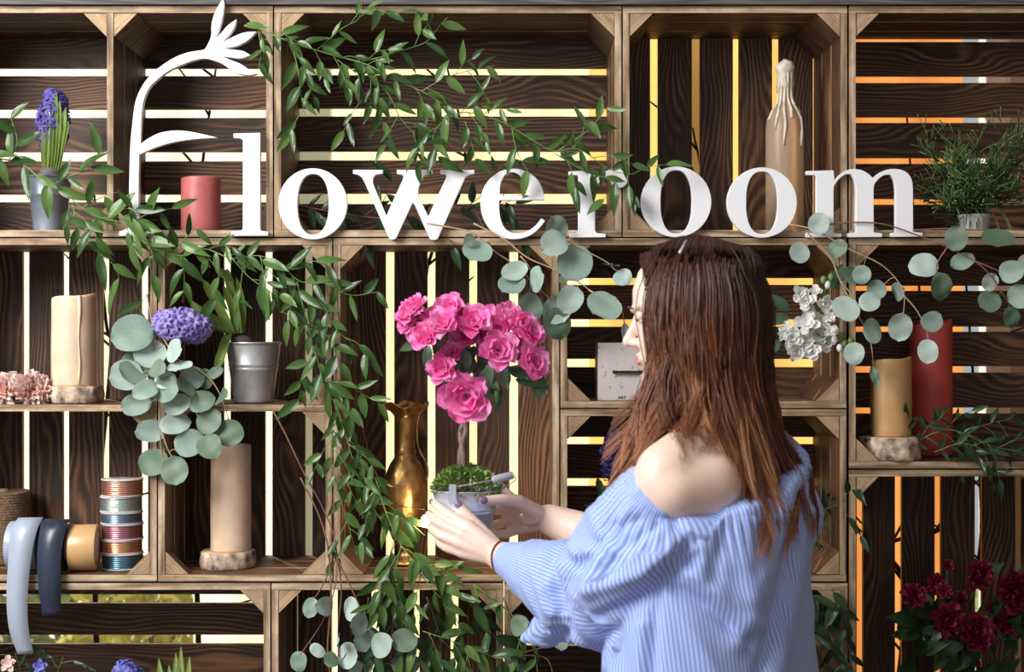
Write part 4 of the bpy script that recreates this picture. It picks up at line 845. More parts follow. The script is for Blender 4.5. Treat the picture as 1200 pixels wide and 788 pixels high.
# flower tops at the bottom edge, in the lowest left crate
y = .0; rg = random.Random(33); ZH = P(0,958).z + TH
root = empty('potted_hyacinth', P(148,870,.06), 'blue hyacinth just showing at the bottom edge under the wire spools', 'potted plant')
spike(P(148,850,.06), P(148,783,.06), 0.032, 0.017, 62, rg).build('flower_head', M['blue_p'], root)
for dx in (-14,-5,8,16): strap(root, [P(148+dx*.4,885,.06), P(148+dx,850,.05), P(148+dx*1.7,806,.05)], .016)
MB().tube([P(148,900,.06), P(148,850,.06)], .005, 8).build('flower_stalk', M['stem_g'], root)
c = P(148,945,.08); bucket(root, Vector((c.x,.08,ZH)), .035, .048, .09, M['zinc'])
root = empty('potted_hyacinth', P(208,900,.05), 'pot of upright green leaf blades at the bottom edge', 'potted plant')
for x0,x1,ty,w in ((200,186,772,.014),(206,198,780,.013),(209,206,766,.014),(212,212,758,.014),(216,222,770,.013)): strap(root, [P(x0,895,.06), P((x0+x1)/2,835,.05), P(x1,ty,.05)], w*1.2)
c = P(208,945,.08); bucket(root, Vector((c.x,.08,ZH)), .035, .048, .09, M['zinc'])
vine('small leafy plant at the bottom left corner under the blue ribbon tail', [[(26,905,.06),(24,830,.05),(24,790,.03),(18,766,.02)], [(28,905,.06),(34,830,.05),(40,790,.03),(52,764,.02)], [(30,905,.06),(44,830,.05),(62,800,.03),(74,770,.02)], [(22,905,.06),(10,830,.05),(4,800,.03),(-4,776,.02)]], kind='ruscus_dk', size=.03, space=.014, seed=41, droop=0.0, group=None, cat='plant', name='leafy_plant')
_lp = [o for o in COL.objects if o.name == 'leafy_plant'][0]; bucket(_lp, Vector((P(26,0,.06).x, .06, ZH)), .032, .042, .085, M['zinc'], name='pot')
for px, py, mt, lab in ((47,783,'blue_p','small pale blue blossom in the bottom left corner'),(10,779,'blush','small white pink blossom at the bottom left corner')):
    c = P(px,py,.0); root = empty('small_blossom', c, lab, 'flower'); bloom(c, (0,-1,.5), .016, rg, ((5,1,.2),(5,.7,.7)), .7, .1).build('petals', M[mt], root); MB().tube([c, c+Vector((.004,.012,-.07))], .0015, 5).build('stem', M['stem_dk'], root)
# wispy plant in a white pot
y = .07; k = K(y); rg = random.Random(51); c = on(Z1F, 1142, y); H = zat(252,y)-Z1F
root = empty('wispy_plant', c, 'wispy green plant of thin jointed stems in a small white pot at the top right', 'potted plant')
M['whitepot'] = simple('white_pot', (0.62,0.64,0.62), 0.35, var=0.06); M['wisp'] = simple('wisp_stem', (0.065,0.13,0.035), 0.5, var=0.45, scale=25); M['wisp_tip'] = simple('wisp_tip', (0.30,0.38,0.10), 0.5)
bucket(root, c, 15*k, 19*k, H, M['whitepot'], ridges=(0.9,), name='pot'); mbs = [MB() for _ in range(2)]; tips = MB()
top = c + Vector((0,0,H))
for i in range(46):
    an = rg.uniform(0,2*math.pi); l = rg.uniform(.04,.125); e = top + Vector((math.cos(an)*l*.95, math.sin(an)*.06-.03, rg.uniform(-.01,.165)))
    mbs[0].tube(spline([top+Vector((rg.uniform(-.012,.012),rg.uniform(-.012,.012),-.004)), top.lerp(e,.5)+Vector((0,0,.03)), e], 3), .0014, 4)
    for j in range(13):
        s = e.lerp(top, rg.uniform(0,.75)) + Vector((0,0,.012*rg.random())); d = (e-top).normalized()*0.6 + Vector((rg.uniform(-.9,.9), rg.uniform(-.6,.4), rg.uniform(-.5,.9))); d.normalize(); l2 = rg.uniform(.018,.042); q = s + d*l2*.6 + Vector((0,0,.004)); f = q + (d+Vector((rg.uniform(-.7,.7),rg.uniform(-.4,.3),rg.uniform(-.5,.8)))).normalized()*l2*.7
        mbs[1].tube([s,q,f], [.0011,.001,.0008], 4)
        if rg.random() < .5:
            f2 = q + (d+Vector((rg.uniform(-1,1),rg.uniform(-.5,.3),rg.uniform(-.7,.7)))).normalized()*l2*.7; mbs[1].tube([q,f2], [.0009,.0008], 4)
        if rg.random() < .35: tips.ball(f, .0013, 5)
for i in range(10):
    an = rg.uniform(-2.7,-.4); e = top + Vector((math.cos(an)*.075, -.035, rg.uniform(-.075,.0))); mbs[1].tube(spline([top, top.lerp(e,.6)+Vector((0,0,.035)), e], 4), .0011, 4)
tag(mbs[0].build('main_stems', M['wisp'], root), kind='stuff'); tag(mbs[1].build('wispy_stems', M['wisp'], root), kind='stuff'); tag(tips.build('stem_tips', M['wisp_tip'], root), kind='stuff')

# ---------------------------------------------------------------- pink azalea standard in the pail the woman holds
YP = -.26; k = K(YP); c0 = P(546,626,YP); RT = 40*k; RB = 28*k; HP = P(0,573,YP).z - c0.z; rg = random.Random(61)
root = empty('potted_azalea', c0, 'hot pink azalea standard with a bare trunk in the small metal pail the woman holds', 'potted plant')
pail = bucket(root, c0, RB, RT, HP, M['zinc_lt'], ridges=(0.5,0.57), name='pail')
top = c0 + Vector((0,0,HP))
MB().lathe([(RT*.93,HP*.86),(RT*.6,HP*.95),(RT*.2,HP)], c0, 24).build('soil', M['soil'], root)
mb = MB(); M['moss'] = simple('moss_green', (0.17,0.28,0.06), 0.7, var=0.5, scale=60)
for i in range(2000):
    a = rg.uniform(0,6.283); q = math.sqrt(rg.random()); p = top + Vector((math.cos(a)*RT*.98*q, math.sin(a)*RT*.98*q, -.006 + .034*(1-q**3) + rg.uniform(-.004,.010))); d = Vector((math.cos(a)*q*.8+rg.uniform(-.6,.6), math.sin(a)*q*.8+rg.uniform(-.6,.6), rg.uniform(.1,1))).normalized(); l = rg.uniform(.005,.0095)
    sd = d.orthogonal().normalized()*l*.3; e = p+d*l; mb.add([p, p+d*l*.5-sd, e, p+d*l*.5+sd], [(0,1,2,3)])
mb.build('moss', M['moss'], root)['kind'] = 'stuff'
M['trunk'] = simple('azalea_bark', (0.20,0.14,0.11), 0.8, var=0.4, scale=70, bump=.6)
crown = P(560,425,YP)
for q in range(2):
    o = (-1,1)[q]; pts = [top+Vector((o*.004-.004,.004*o,-.01)), P(541+2*o,535,YP)+Vector((0,-.005*o,0)), P(543-3*o,505,YP)+Vector((0,.004*o,0)), P(549+3*o,478,YP)+Vector((0,-.005*o,0)), P(556-3*o,450,YP), crown+Vector((o*.012,0,0))]
    MB().tube(spline(pts,6), [.0048]*31, 8).build('trunk', M['trunk'], root)
FL = [(480,366,15),(488,358,13),(494,380,17),(500,394,18),(519,380,18),(525,362,17),(539,370,14),(545,392,16),(557,378,18),(571,372,15),(582,387,14),(594,370,15),(601,378,14),(614,382,16),(624,390,15),(614,400,12),(584,411,20),(624,425,18),(529,413,12),(518,432,16),(546,465,26),(508,372,13),(560,392,13),(476,380,11)]
for px, py, R in FL:
    yy = YP - .055 + rg.uniform(-.02,.03) - (0.01 if R > 17 else 0); p = P(px,py,yy); f = Vector((p.x-crown.x, -.13, (p.z-crown.z)*.8+.03))
    bloom(p + f.normalized()*-.006, f, R*K(yy)*1.26, rg, ((5,1.05,.25),(5,.9,.6),(5,.7,1.1),(4,.5,2.2)), .9, .12).build('flower', M['pink'], root)
    MB().tube(spline([p, p.lerp(crown,.55)+Vector((0,.01,-.01)), crown+Vector((0,0,-.01))], 4), .0016, 5).build('twig', M['trunk'], root)
for px, py, dx, dy, sz in ((503,405,-2,12,34),(510,402,5,14,30),(500,418,6,18,30),(538,420,-10,24,38),(545,425,-8,20,34),(555,418,-6,14,30),(540,440,-16,6,30),(552,445,-14,10,26),(575,425,-4,22,34),(570,432,-6,20,32),(583,422,8,16,30),(590,432,2,14,28),(596,430,16,12,30),(606,436,20,6,34),(604,445,18,2,34),(618,440,16,8,30),(600,420,14,-4,30),(528,425,-12,8,28),(565,415,4,16,30),(603,402,12,6,30),(580,448,3,22,34),(566,438,10,10,28),(535,402,-6,12,28),(556,405,-4,14,26),(573,400,6,12,26),(595,405,10,8,28),(489,402,-8,4,24),(630,440,8,18,26),(625,450,6,14,24),(612,412,8,4,28),(545,410,2,14,28)):
    yy = YP-.03+rg.uniform(-.02,.02); put_leaf(root, 'az', P(px,py,yy), (dx,-rg.uniform(0,6),-dy), (rg.uniform(-.4,.4),-1,.4), sz*K(yy), rg)
MB().ball(P(582,463,YP-.04), (.0045,.0045,.015), 10).build('bud', M['euc'] if False else M['stem_g'], root); MB().tube([P(582,455,YP-.04), P(578,440,YP-.03), crown], .0012, 5).build('twig', M['trunk'], root)
# pail handle: wire bail tipped towards the camera, with a grip
hz = HP*.93; pl = top + Vector((-RT*.60,-RT*.80,-HP*.02)); pr_ = top + Vector((RT*.95,RT*.2,-HP*.04))
g0 = P(577,563,YP-.045); g1 = P(601,557,YP-.035)
MB().tube(spline([P(530,571,YP-.062), P(545,569,YP-.06), P(562,566,YP-.055), g0], 5), .0010, 6).build('handle', M['zinc'], pail)
MB().tube(spline([g1, P(604,563,YP-.02), top+Vector((RT*.98,0.01,-.004))], 5), .0010, 6).build('handle', M['zinc'], pail)
MB().tube([g0, g0.lerp(g1,.04), g0.lerp(g1,.96), g1], [.0058,.0068,.0068,.0058], 14).build('handle_grip', simple('grip_grey', (0.34,0.34,0.38), 0.45), pail)
MB().tube([g0-(g1-g0)*.01, g0+(g1-g0)*.02], .0034, 10).build('grip_end', M['zinc'], pail)
MB().box(tuple(P(526,591,YP-.064)), tuple(P(534.5,568,YP-.064)+Vector((0,.003,0)))).build('handle_ear', M['zinc_lt'], pail)
# ---------------------------------------------------------------- the woman
from mathutils.bvhtree import BVHTree
U = Vector((.54,.84,0)).normalized(); FW = Vector((-U.y, U.x, 0)); BC = Vector((.305,-.52,0))      # shoulder axis (left to right), facing, body centre
def loft(mb, slices, n=40):
    """slices: (centre, axis a, half a, axis b, half b)"""
    vs = []; fs = []
    for c, a, ha, b, hb in slices:
        for k in range(n):
            t = 2*math.pi*k/n; vs.append(Vector(c) + a*ha*math.cos(t) + b*hb*math.sin(t))
    for i in range(len(slices)-1):
        for k in range(n):
            k2 = (k+1) % n; fs.append((i*n+k, i*n+k2, (i+1)*n+k2, (i+1)*n+k))
    fs.append(tuple(range(n-1,-1,-1))); fs.append(tuple((len(slices)-1)*n+k for k in range(n)))
    return mb.add(vs, fs)
def limb(mb, pts, rs, n=14):
    """tapered limb with round ends; every pair of points is a capsule so that joints stay full"""
    for a, b, ra, rb in zip(pts, pts[1:], rs, rs[1:]):
        a = Vector(a); b = Vector(b); t = (b-a).normalized(); u = t.orthogonal().normalized(); v = t.cross(u); sl = []
        for f in (90,70,45,20): q = math.radians(f); sl.append((a - t*ra*math.sin(q), u, max(ra*math.cos(q), ra*0.02), v, max(ra*math.cos(q), ra*0.02)))
        for f in (0,.33,.66,1): r = ra+(rb-ra)*f; sl.append((a.lerp(b,f), u, r, v, r))
        for f in (20,45,70,90): q = math.radians(f); sl.append((b + t*rb*math.sin(q), u, max(rb*math.cos(q), rb*0.02), v, max(rb*math.cos(q), rb*0.02)))
        loft(mb, sl, n)
def fuse(mb, name, voxel, smooth, mats):
    """one continuous surface from overlapping volumes"""
    me = mb.mesh(name, mats); t = bpy.data.objects.new('tmp', me); COL.objects.link(t)
    r = t.modifiers.new('r', 'REMESH'); r.mode = 'VOXEL'; r.voxel_size = voxel; r.use_smooth_shade = True
    s = t.modifiers.new('s', 'SMOOTH'); s.factor = 0.5; s.iterations = smooth
    bpy.context.view_layer.update(); out = bpy.data.meshes.new_from_object(t.evaluated_get(DG())); bpy.data.objects.remove(t)
    out.name = name; out.materials.clear()
    for m in mats: out.materials.append(m)
    for p in out.polygons: p.use_smooth = True
    return out
m, nt, b = nodes('skin'); b.inputs['Base Color'].default_value = (0.80,0.585,0.485,1); b.inputs['Roughness'].default_value = 0.45; b.inputs['Subsurface Weight'].default_value = 0.2; b.inputs['Subsurface Radius'].default_value = (0.02,0.008,0.004); b.inputs['Subsurface Scale'].default_value = 0.5
M['skin'] = m
JL = Vector((.221,-.65,1.29)); JR = Vector((.389,-.39,1.29)); EL = P(705,702,-.52); WL = P(588,653,-.365); ER = P(762,655,-.33); WR = P(643,609,-.21)
mb = MB(); Zv = Vector((0,0,1))
loft(mb, [(BC+Zv*z+FW*o, U, hu, FW, hf) for z, o, hu, hf in ((.72,0,.15,.10),(.80,0,.170,.115),(.88,0,.160,.108),(.98,0,.128,.092),(1.05,.005,.135,.10),(1.15,.012,.148,.108),(1.24,.006,.155,.098),(1.29,-.004,.150,.084),(1.325,-.01,.110,.07),(1.35,-.012,.065,.055),(1.36,-.012,.03,.03))])
# head: slices from the crown down (drop, front, back, half width), tipped back a little
HC = Vector((.274,-.500,1.643)); fh = Vector((-.965,.262,0)).normalized(); sh = Vector((fh.y,-fh.x,0)); HS = .95
TILT = Matrix.Rotation(math.radians(-7), 3, sh)
def hp(a, s, dz):
    q = fh*a*HS + sh*s*HS + Zv*dz*HS; piv = Vector((0,0,-.12)); return HC + piv + TILT @ (q-piv)
sl = []
for dz, fr, bk, hw in ((0,.004,.02,.012),(-.006,.03,.05,.032),(-.014,.048,.068,.047),(-.035,.073,.088,.062),(-.065,.087,.097,.071),(-.095,.090,.098,.074),(-.112,.083,.095,.073),(-.135,.086,.088,.070),(-.155,.086,.078,.066),(-.175,.086,.066,.060),(-.193,.081,.05,.051),(-.208,.080,.034,.040),(-.220,.070,.015,.028),(-.225,.055,0,.014)):
    sl.append((hp((fr-bk)/2,0,dz), (hp(1,0,0)-hp(0,0,0)).normalized(), (fr+bk)/2*HS, (hp(0,1,0)-hp(0,0,0)).normalized(), hw*HS))
loft(mb, sl, 36)
limb(mb, [hp(.080,0,-.100),hp(.094,0,-.128),hp(.106,0,-.147)], [.006,.0075,.0092]); limb(mb, [hp(.092,-.010,-.152),hp(.092,.010,-.152)], [.007,.007])
limb(mb, [hp(.084,-.018,-.177),hp(.0915,0,-.172),hp(.084,.018,-.177)], [.003,.0052,.003]); limb(mb, [hp(.084,-.016,-.180),hp(.0895,0,-.184),hp(.084,.016,-.180)], [.003,.0058,.003])
limb(mb, [hp(.078,-.01,-.209),hp(.078,.01,-.209)], [.012,.012])
for s in (-1,1):
    limb(mb, [hp(.074,s*.045,-.094),hp(.087,s*.018,-.097)], [.006,.006])
    limb(mb, [hp(-.005,s*.071,-.105),hp(-.015,s*.078,-.12),hp(-.008,s*.076,-.15)], [.008,.012,.007])
limb(mb, [BC+Vector((0.005,0,1.30))-FW*.012, BC+Vector((-.008,.005,1.40))-FW*.004, Vector((.290,-.503,1.475))], [.058,.050,.052], 20)
# shoulder muscles and shoulder blades
for s, jj in ((-1,JL),(1,JR)):
    limb(mb, [BC+Zv*1.352-FW*.022+U*s*.03, (BC+Zv*1.335-FW*.022+U*s*.085), jj+Zv*.012], [.045,.046,.046], 20)
    limb(mb, [BC+Zv*1.30-FW*.045+U*s*.05, BC+Zv*1.285-FW*.040+U*s*.105, jj+Zv*-.01-FW*.012], [.052,.054,.048], 20)
    limb(mb, [BC+Zv*1.23-FW*.04+U*s*.05, BC+Zv*1.21-FW*.035+U*s*.10], [.054,.056], 20)
# arms
limb(mb, [BC+Zv*1.30-U*.09, JL, JL.lerp(EL,.5), EL], [.06,.048,.043,.037], 20); limb(mb, [EL, EL.lerp(WL,.3), EL.lerp(WL,.75), WL], [.036,.039,.030,.0255], 20)
limb(mb, [BC+Zv*1.30+U*.09, JR, JR.lerp(ER,.5), ER], [.06,.048,.043,.037], 20); limb(mb, [ER, ER.lerp(WR,.3), ER.lerp(WR,.75), WR], [.040,.042,.033,.0265], 20)
# left hand (nearer), holding the pail from the near side, fingers round its left
def hand(wrist, knuckles, fingers, thumb, extra=()):
    for kx, fg in zip(knuckles, fingers):
        w0 = Vector(wrist).lerp(kx, .12); limb(mb, [w0, w0.lerp(kx,.5), kx], [.0165,.0145,.0112], 12)
        limb(mb, [kx]+fg, [.0098,.0086,.0080,.0064], 12)
    for a, b2 in zip(knuckles, knuckles[1:]): limb(mb, [Vector(a).lerp(wrist,.25), Vector(b2).lerp(wrist,.25)], [.0105,.0105], 10)
    limb(mb, thumb, [.016,.0125,.0100,.0078], 12)
    for p, r in extra: limb(mb, [p, p+Vector((.001,0,0))], [r,r], 12)
kl = [P(548,617,-.345),P(541,626,-.350),P(538,636,-.350),P(541,647,-.345)]
fl = [[P(527,604,-.330),P(514,595,-.305),P(508,589,-.280)],[P(518,615,-.334),P(506,607,-.308),P(503,602,-.278)],[P(517,628,-.334),P(507,621,-.308),P(505,616,-.282)],[P(524,642,-.334),P(516,637,-.315),P(513,632,-.296)]]
hand(WL, kl, fl, [WL.lerp(P(566,626,-.34),.45), P(561,620,-.334), P(548,605,-.328), P(538,593,-.325)])
kr = [P(603,587,-.205),P(600,597,-.200),P(602,609,-.203),P(607,620,-.208)]
fr_ = [[P(590,575,-.186),P(583,566,-.188),P(579,562,-.200)],[P(582,598,-.186),P(562,600,-.184),P(548,600,-.190)],[P(586,614,-.190),P(570,618,-.192),P(557,617,-.200)],[P(593,626,-.206),P(579,626,-.212),P(569,622,-.222)]]
hand(WR, kr, fr_, [WR.lerp(P(618,596,-.235),.5), P(607,588,-.270), P(588,586,-.300), P(566,587,-.322)], [(P(622,604,-.225),.020)])
# legs
for s in (-1,1):
    hj = BC + U*s*.085 + Zv*.80; kn = BC + U*s*.09 + FW*.02 + Zv*.46; an = BC + U*s*.095 - FW*.02 + Zv*.085
    limb(mb, [hj, hj.lerp(kn,.5), kn], [.076,.068,.050], 20); limb(mb, [kn, kn.lerp(an,.35), an], [.05,.051,.034], 20); limb(mb, [an-Zv*.03, an+FW*.13-Zv*.055], [.034,.026], 12)
body = fuse(mb, 'person', .0028, 5, [M['skin']])
person = bpy.data.objects.new('person', body); COL.objects.link(person)
tag(person, 'woman with long brown hair seen from behind, reaching out to hold the pink azalea pail', 'person')
import bmesh
bm = bmesh.new(); bm.from_mesh(body)
soft = [v for v in bm.verts if 1.13 < v.co.z < 1.40 and v.co.x > .17 and v.co.y < -.40]
for _ in range(45): bmesh.ops.smooth_vert(bm, verts=soft, factor=0.5, use_axis_x=True, use_axis_y=True, use_axis_z=True)
face_v = [v for v in bm.verts if v.co.z >= 1.40]
for _ in range(3): bmesh.ops.smooth_vert(bm, verts=face_v, factor=0.5, use_axis_x=True, use_axis_y=True, use_axis_z=True)
bm.to_mesh(body); bm.free(); body.update()
for p in body.polygons: p.use_smooth = True
bv_body = BVHTree.FromPolygons([v.co for v in body.vertices], [tuple(p.vertices) for p in body.polygons])
M['eye'] = simple('eye_white', (0.8,0.78,0.75), 0.2); M['nail'] = simple('mauve_nail', (0.20,0.13,0.24), 0.22)
for s in (-1,1): MB().ball(hp(.0700,s*.031,-.1125), .0100, 12).build('eye', M['eye'], person)
M['iris'] = simple('dark_iris', (0.05,0.03,0.02), 0.15); M['brow'] = simple('brow_hair', (0.07,0.03,0.018), 0.8); M['lip'] = simple('lip_pink', (0.62,0.27,0.25), 0.4)
for s in (-1,1):
    MB().ball(hp(.0772,s*.031,-.1150), (.0040,.0040,.0040), 10).build('iris', M['iris'], person)
    MB().ball(hp(.0708,s*.031,-.1085), (.0125,.0125,.0098), 14).build('eyelid', M['skin'], person)
    MB().tube(spline([hp(.0925,s*.013,-.096), hp(.0925,s*.026,-.092), hp(.083,s*.043,-.096)], 5), [.0012]*3+[.0016]*6+[.0008]*2, 6).build('eyebrow', M['brow'], person)
    MB().tube(spline([hp(.0800,s*.020,-.1150), hp(.0835,s*.030,-.1135), hp(.077,s*.041,-.1150)], 5), .0011, 5).build('eyelashes', M['brow'], person)
MB().tube(spline([hp(.0845,-.016,-.1775), hp(.0915,-.005,-.1745), hp(.0915,.005,-.1745), hp(.0845,.016,-.1775)], 5), [.0012]*2+[.0038]*12+[.0012]*2, 8).build('upper_lip', M['lip'], person)
MB().tube(spline([hp(.0845,-.014,-.1790), hp(.0905,-.004,-.1835), hp(.0905,.004,-.1835), hp(.0845,.014,-.1790)], 5), [.0012]*2+[.0042]*12+[.0012]*2, 8).build('lower_lip', M['lip'], person)
# nails
def nail(tip, prev, out, r, mat=M['nail']):
    d = (Vector(tip)-Vector(prev)).normalized(); o = Vector(out); o = (o-d*o.dot(d)).normalized(); R = frame(d, o).to_3x3()
    MB().ball(Vector(tip)+d*.001+o*r*.55, (r*1.25, r*.85, r*.55), 12, 0, R).build('fingernail', mat, person)
nail(P(566,587,-.322), P(588,586,-.300), (-.1,-1,.25), .0078)
nail(P(538,593,-.325), P(548,605,-.328), (-.2,-.9,.5), .0074)
nail(P(508,589,-.280), P(514,595,-.305), (-1,-.4,.3), .0062); nail(P(579,562,-.200), P(583,566,-.188), (0,-.5,1), .006)
# bracelet
def ring(c, ax, r, t, name, mat):
    ax = Vector(ax).normalized(); u = ax.orthogonal().normalized(); v = ax.cross(u); pts = [Vector(c)+u*r*math.cos(a)+v*r*math.sin(a) for a in [2*math.pi*i/36 for i in range(37)]]
    return MB().tube(pts, t, 6).build(name, mat, person)
fa = (EL-WL).normalized(); ring(WL+fa*.004, fa + Vector((0,0,.25)), .0275, .0013, 'bracelet', simple('dark_red_cord', (0.10,0.015,0.015), 0.6))

# blouse ---------------------------------------------------------------
mb = MB()
def ztop(p):                                     # the slanting off-shoulder neckline
    s = (p-BC).dot(U); return 1.285 + .045*max(-1, min(1, s/.16))
sl = []
for z, o, hu, hf in ((.86,.0,.212,.158),(.95,.0,.206,.152),(1.03,.002,.200,.146),(1.11,.002,.196,.142),(1.18,.0,.192,.136),(1.235,-.010,.186,.130),(1.265,-.018,.180,.124),(1.287,-.022,.172,.116),(1.296,-.020,.13,.08)):
    sl.append((BC+Zv*z+FW*o, U, hu, FW, hf))
b0 = len(mb.v); loft(mb, sl, 56)
for i in range(b0, len(mb.v)):                    # shear the upper slices to the neckline's slope
    v = Vector(mb.v[i]); w_ = max(0, min(1, (v.z-1.08)/.2)); v.z += w_*(ztop(v)-1.285); mb.v[i] = tuple(v)
S0 = JL.lerp(EL,.22)
limb(mb, [S0, JL.lerp(EL,.45), JL.lerp(EL,.75), EL], [.066,.078,.084,.074], 26)
limb(mb, [EL, EL.lerp(WL,.35), EL.lerp(WL,.65), EL.lerp(WL,.90)], [.072,.068,.050,.031], 26)
limb(mb, [EL+Vector((0.02,0.0,-.025)), P(668,722,-.47), P(640,738,-.44), P(616,748,-.425)], [.055,.042,.026,.006], 18)
limb(mb, [P(765,640,-.66), P(720,690,-.60), P(690,722,-.54)], [.05,.062,.045], 20)
limb(mb, [JR.lerp(ER,.1), JR.lerp(ER,.5), JR.lerp(ER,.9)], [.070,.080,.066], 24)
limb(mb, [JR+Vector((.02,-.03,.0)), BC+Zv*1.22+U*.12-FW*.05], [.062,.075], 20)
def stripe_mat():
    m, nt, b = nodes('striped_cotton'); L = nt.links.new
    at = N(nt, 'ShaderNodeAttribute', attribute_name='stripe'); mu = N(nt, 'ShaderNodeMath', operation='MULTIPLY'); L(at.outputs['Fac'], mu.inputs[0]); mu.inputs[1].default_value = 2*math.pi/.0056
    sn = N(nt, 'ShaderNodeMath', operation='SINE'); L(mu.outputs[0], sn.inputs[0]); h = N(nt, 'ShaderNodeMath', operation='MULTIPLY_ADD'); L(sn.outputs[0], h.inputs[0]); h.inputs[1].default_value = .5; h.inputs[2].default_value = .5
    L(ramp(nt, h.outputs[0], [(0.25,(0.20,0.295,0.70)),(0.75,(0.45,0.55,0.86))]), b.inputs['Base Color']); b.inputs['Roughness'].default_value = 0.85; b.inputs['Sheen Weight'].default_value = 0.1
    return m
M['stripe'] = stripe_mat()
bl = fuse(mb, 'blouse', .0042, 4, [M['stripe']])
segs = [(S0, EL), (EL, WL)]
nrm = [v.normal.copy() for v in bl.vertices]; st = [0.0]*len(bl.vertices); newco = []
def ridge(v): return 1-abs(v)*2
for i, v in enumerate(bl.vertices):
    p = v.co.copy(); n = nrm[i]
    best = None
    for a, c in segs:
        t = max(-.15, min(1.15, (p-a).dot(c-a)/(c-a).length_squared)); q = a.lerp(c, t); dd = (p-q).length
        if best is None or dd < best[0]: best = (dd, a, c, t)
    dd, a, c, t = best; ax = (c-a).normalized(); tors = (p-BC); tors.z = 0
    on_sleeve = dd < .100 and not ((p-BC).dot(U) > -.13 and p.z < 1.30 and (p-BC).dot(FW) < .06)
    if on_sleeve:
        rad = p - a - ax*(p-a).dot(ax); w0 = Vector((0,1,.3)); w0 = (w0 - ax*w0.dot(ax)).normalized(); w1 = ax.cross(w0)
        ang = math.atan2(rad.dot(w1), -rad.dot(w0)); st[i] = ang*.068
        s = (p-a).dot(ax); f = noise.noise(Vector((s*24 + 1.2*math.sin(ang), ang*1.1, 3.1 if a is S0 else 7.7))); f2 = noise.noise(Vector((s*50+ang*2, ang*2.2, 1.7)))
        d = .008*(ridge(f)-.4) + .003*f2
        if a is not S0: d *= max(0.15, 1-t*1.0)
        top = (p - (JL.lerp(EL,.16))).dot((EL-JL).normalized())
    else:
        ang = math.atan2((p-BC).dot(U), -(p-BC).dot(FW)); st[i] = ang*.165 + .12*(p.z-1.1)
        f = noise.noise(Vector((ang*2.0 + (p.z-1.1)*7, (p.z)*2.6, 2.2))); f2 = noise.noise(Vector((ang*7 + p.z*14, p.z*5, 5.5)))
        d = .009*(ridge(f)-.4) + .003*f2; top = ztop(p) - p.z
    if -.02 < top < .07:                            # gathers under the elastic
        wv = math.sin(st[i]*2*math.pi/.0125 + 2*noise.noise(Vector((st[i]*30,1,1)))); d = d*min(1, max(0,top)/.07) + .0022*wv*(1-abs(top-.02)/.055)
    newco.append(p + n*d)
FOLDS = [([(928,560),(902,650),(868,750)],13,.010),([(790,690),(830,712),(878,752)],8,-.011),([(800,668),(840,692),(890,735)],9,.009),([(946,600),(928,700),(908,800)],11,.009),([(938,580),(915,690),(888,800)],7,-.008),([(768,700),(764,800)],7,-.008),([(752,735),(748,800)],8,.007),
  ([(738,600),(705,645),(690,690)],9,.008),([(800,628),(750,672),(690,694)],9,.009),([(812,655),(755,700),(700,725)],8,-.009),([(676,655),(656,695),(664,742)],8,-.010),([(660,660),(640,692),(642,740)],8,.008),([(722,615),(690,655),(672,668)],6,-.008),([(770,615),(735,640),(712,668)],7,-.007),([(850,620),(835,680)],10,-.007),([(880,600),(872,700)],12,.007)]
def to_px(p): k = S*(D+p.y)/D; return CX + p.x/k, CY - (p.z-ZC)/k
def fold_at(x, y):
    d = 0
    for pl, w_, a in FOLDS:
        best = 1e9
        for (x0,y0),(x1,y1) in zip(pl, pl[1:]):
            t = max(0, min(1, ((x-x0)*(x1-x0)+(y-y0)*(y1-y0))/((x1-x0)**2+(y1-y0)**2))); best = min(best, (x-x0-t*(x1-x0))**2+(y-y0-t*(y1-y0))**2)
        if best < 9*w_*w_: d += a*math.exp(-best/(w_*w_))
    return d
for i, (v, c) in enumerate(zip(bl.vertices, newco)):
    if nrm[i].y < .15: x, y_ = to_px(c); c = c + nrm[i]*fold_at(x, y_)
    v.co = c
at = bl.attributes.new('stripe', 'FLOAT', 'POINT'); at.data.foreach_set('value', st); bl.update()
o = bpy.data.objects.new('blouse', bl); COL.objects.link(o); o.parent = person; o['label'] = 'blue and white striped off shoulder blouse'
bv_bl = BVHTree.FromPolygons([v.co for v in bl.vertices], [tuple(p.vertices) for p in bl.polygons])
# trousers and shoes (below the frame)
mb = MB(); loft(mb, [(BC+Zv*z, U, hu, FW, hf) for z, hu, hf in ((.73,.165,.13),(.80,.200,.148),(.88,.190,.140),(.97,.155,.122))])
for s in (-1,1):
    hj = BC + U*s*.088 + Zv*.79; kn = BC + U*s*.09 + FW*.02 + Zv*.46; an = BC + U*s*.095 - FW*.02 + Zv*.13
    limb(mb, [hj, hj.lerp(kn,.5), kn, an], [.108,.088,.066,.058], 20)
o = bpy.data.objects.new('trousers', fuse(mb, 'trousers', .008, 3, [simple('dark_denim', (0.03,0.04,0.07), 0.85)])); COL.objects.link(o); o.parent = person
for s in (-1,1):
    an = BC + U*s*.095 - FW*.02; mb = MB(); limb(mb, [an - FW*.03 + Zv*.042, an + FW*.08 + Zv*.036, an + FW*.16 + Zv*.030], [.042,.040,.030], 18); limb(mb, [an+Zv*.05, an+Zv*.10], [.044,.043], 16)
    loft(mb, [(an+FW*.06+Zv*z, FW, .145, U, .045) for z in (.0015,.016)], 24)
    me = fuse(mb, 'shoe', .005, 2, [simple('white_shoe_leather', (0.7,0.7,0.68), 0.5)]); zmin = min(v.co.z for v in me.vertices)
    o = bpy.data.objects.new('shoe', me); COL.objects.link(o); o.parent = person; o.location = (0,0,-zmin+.0003)

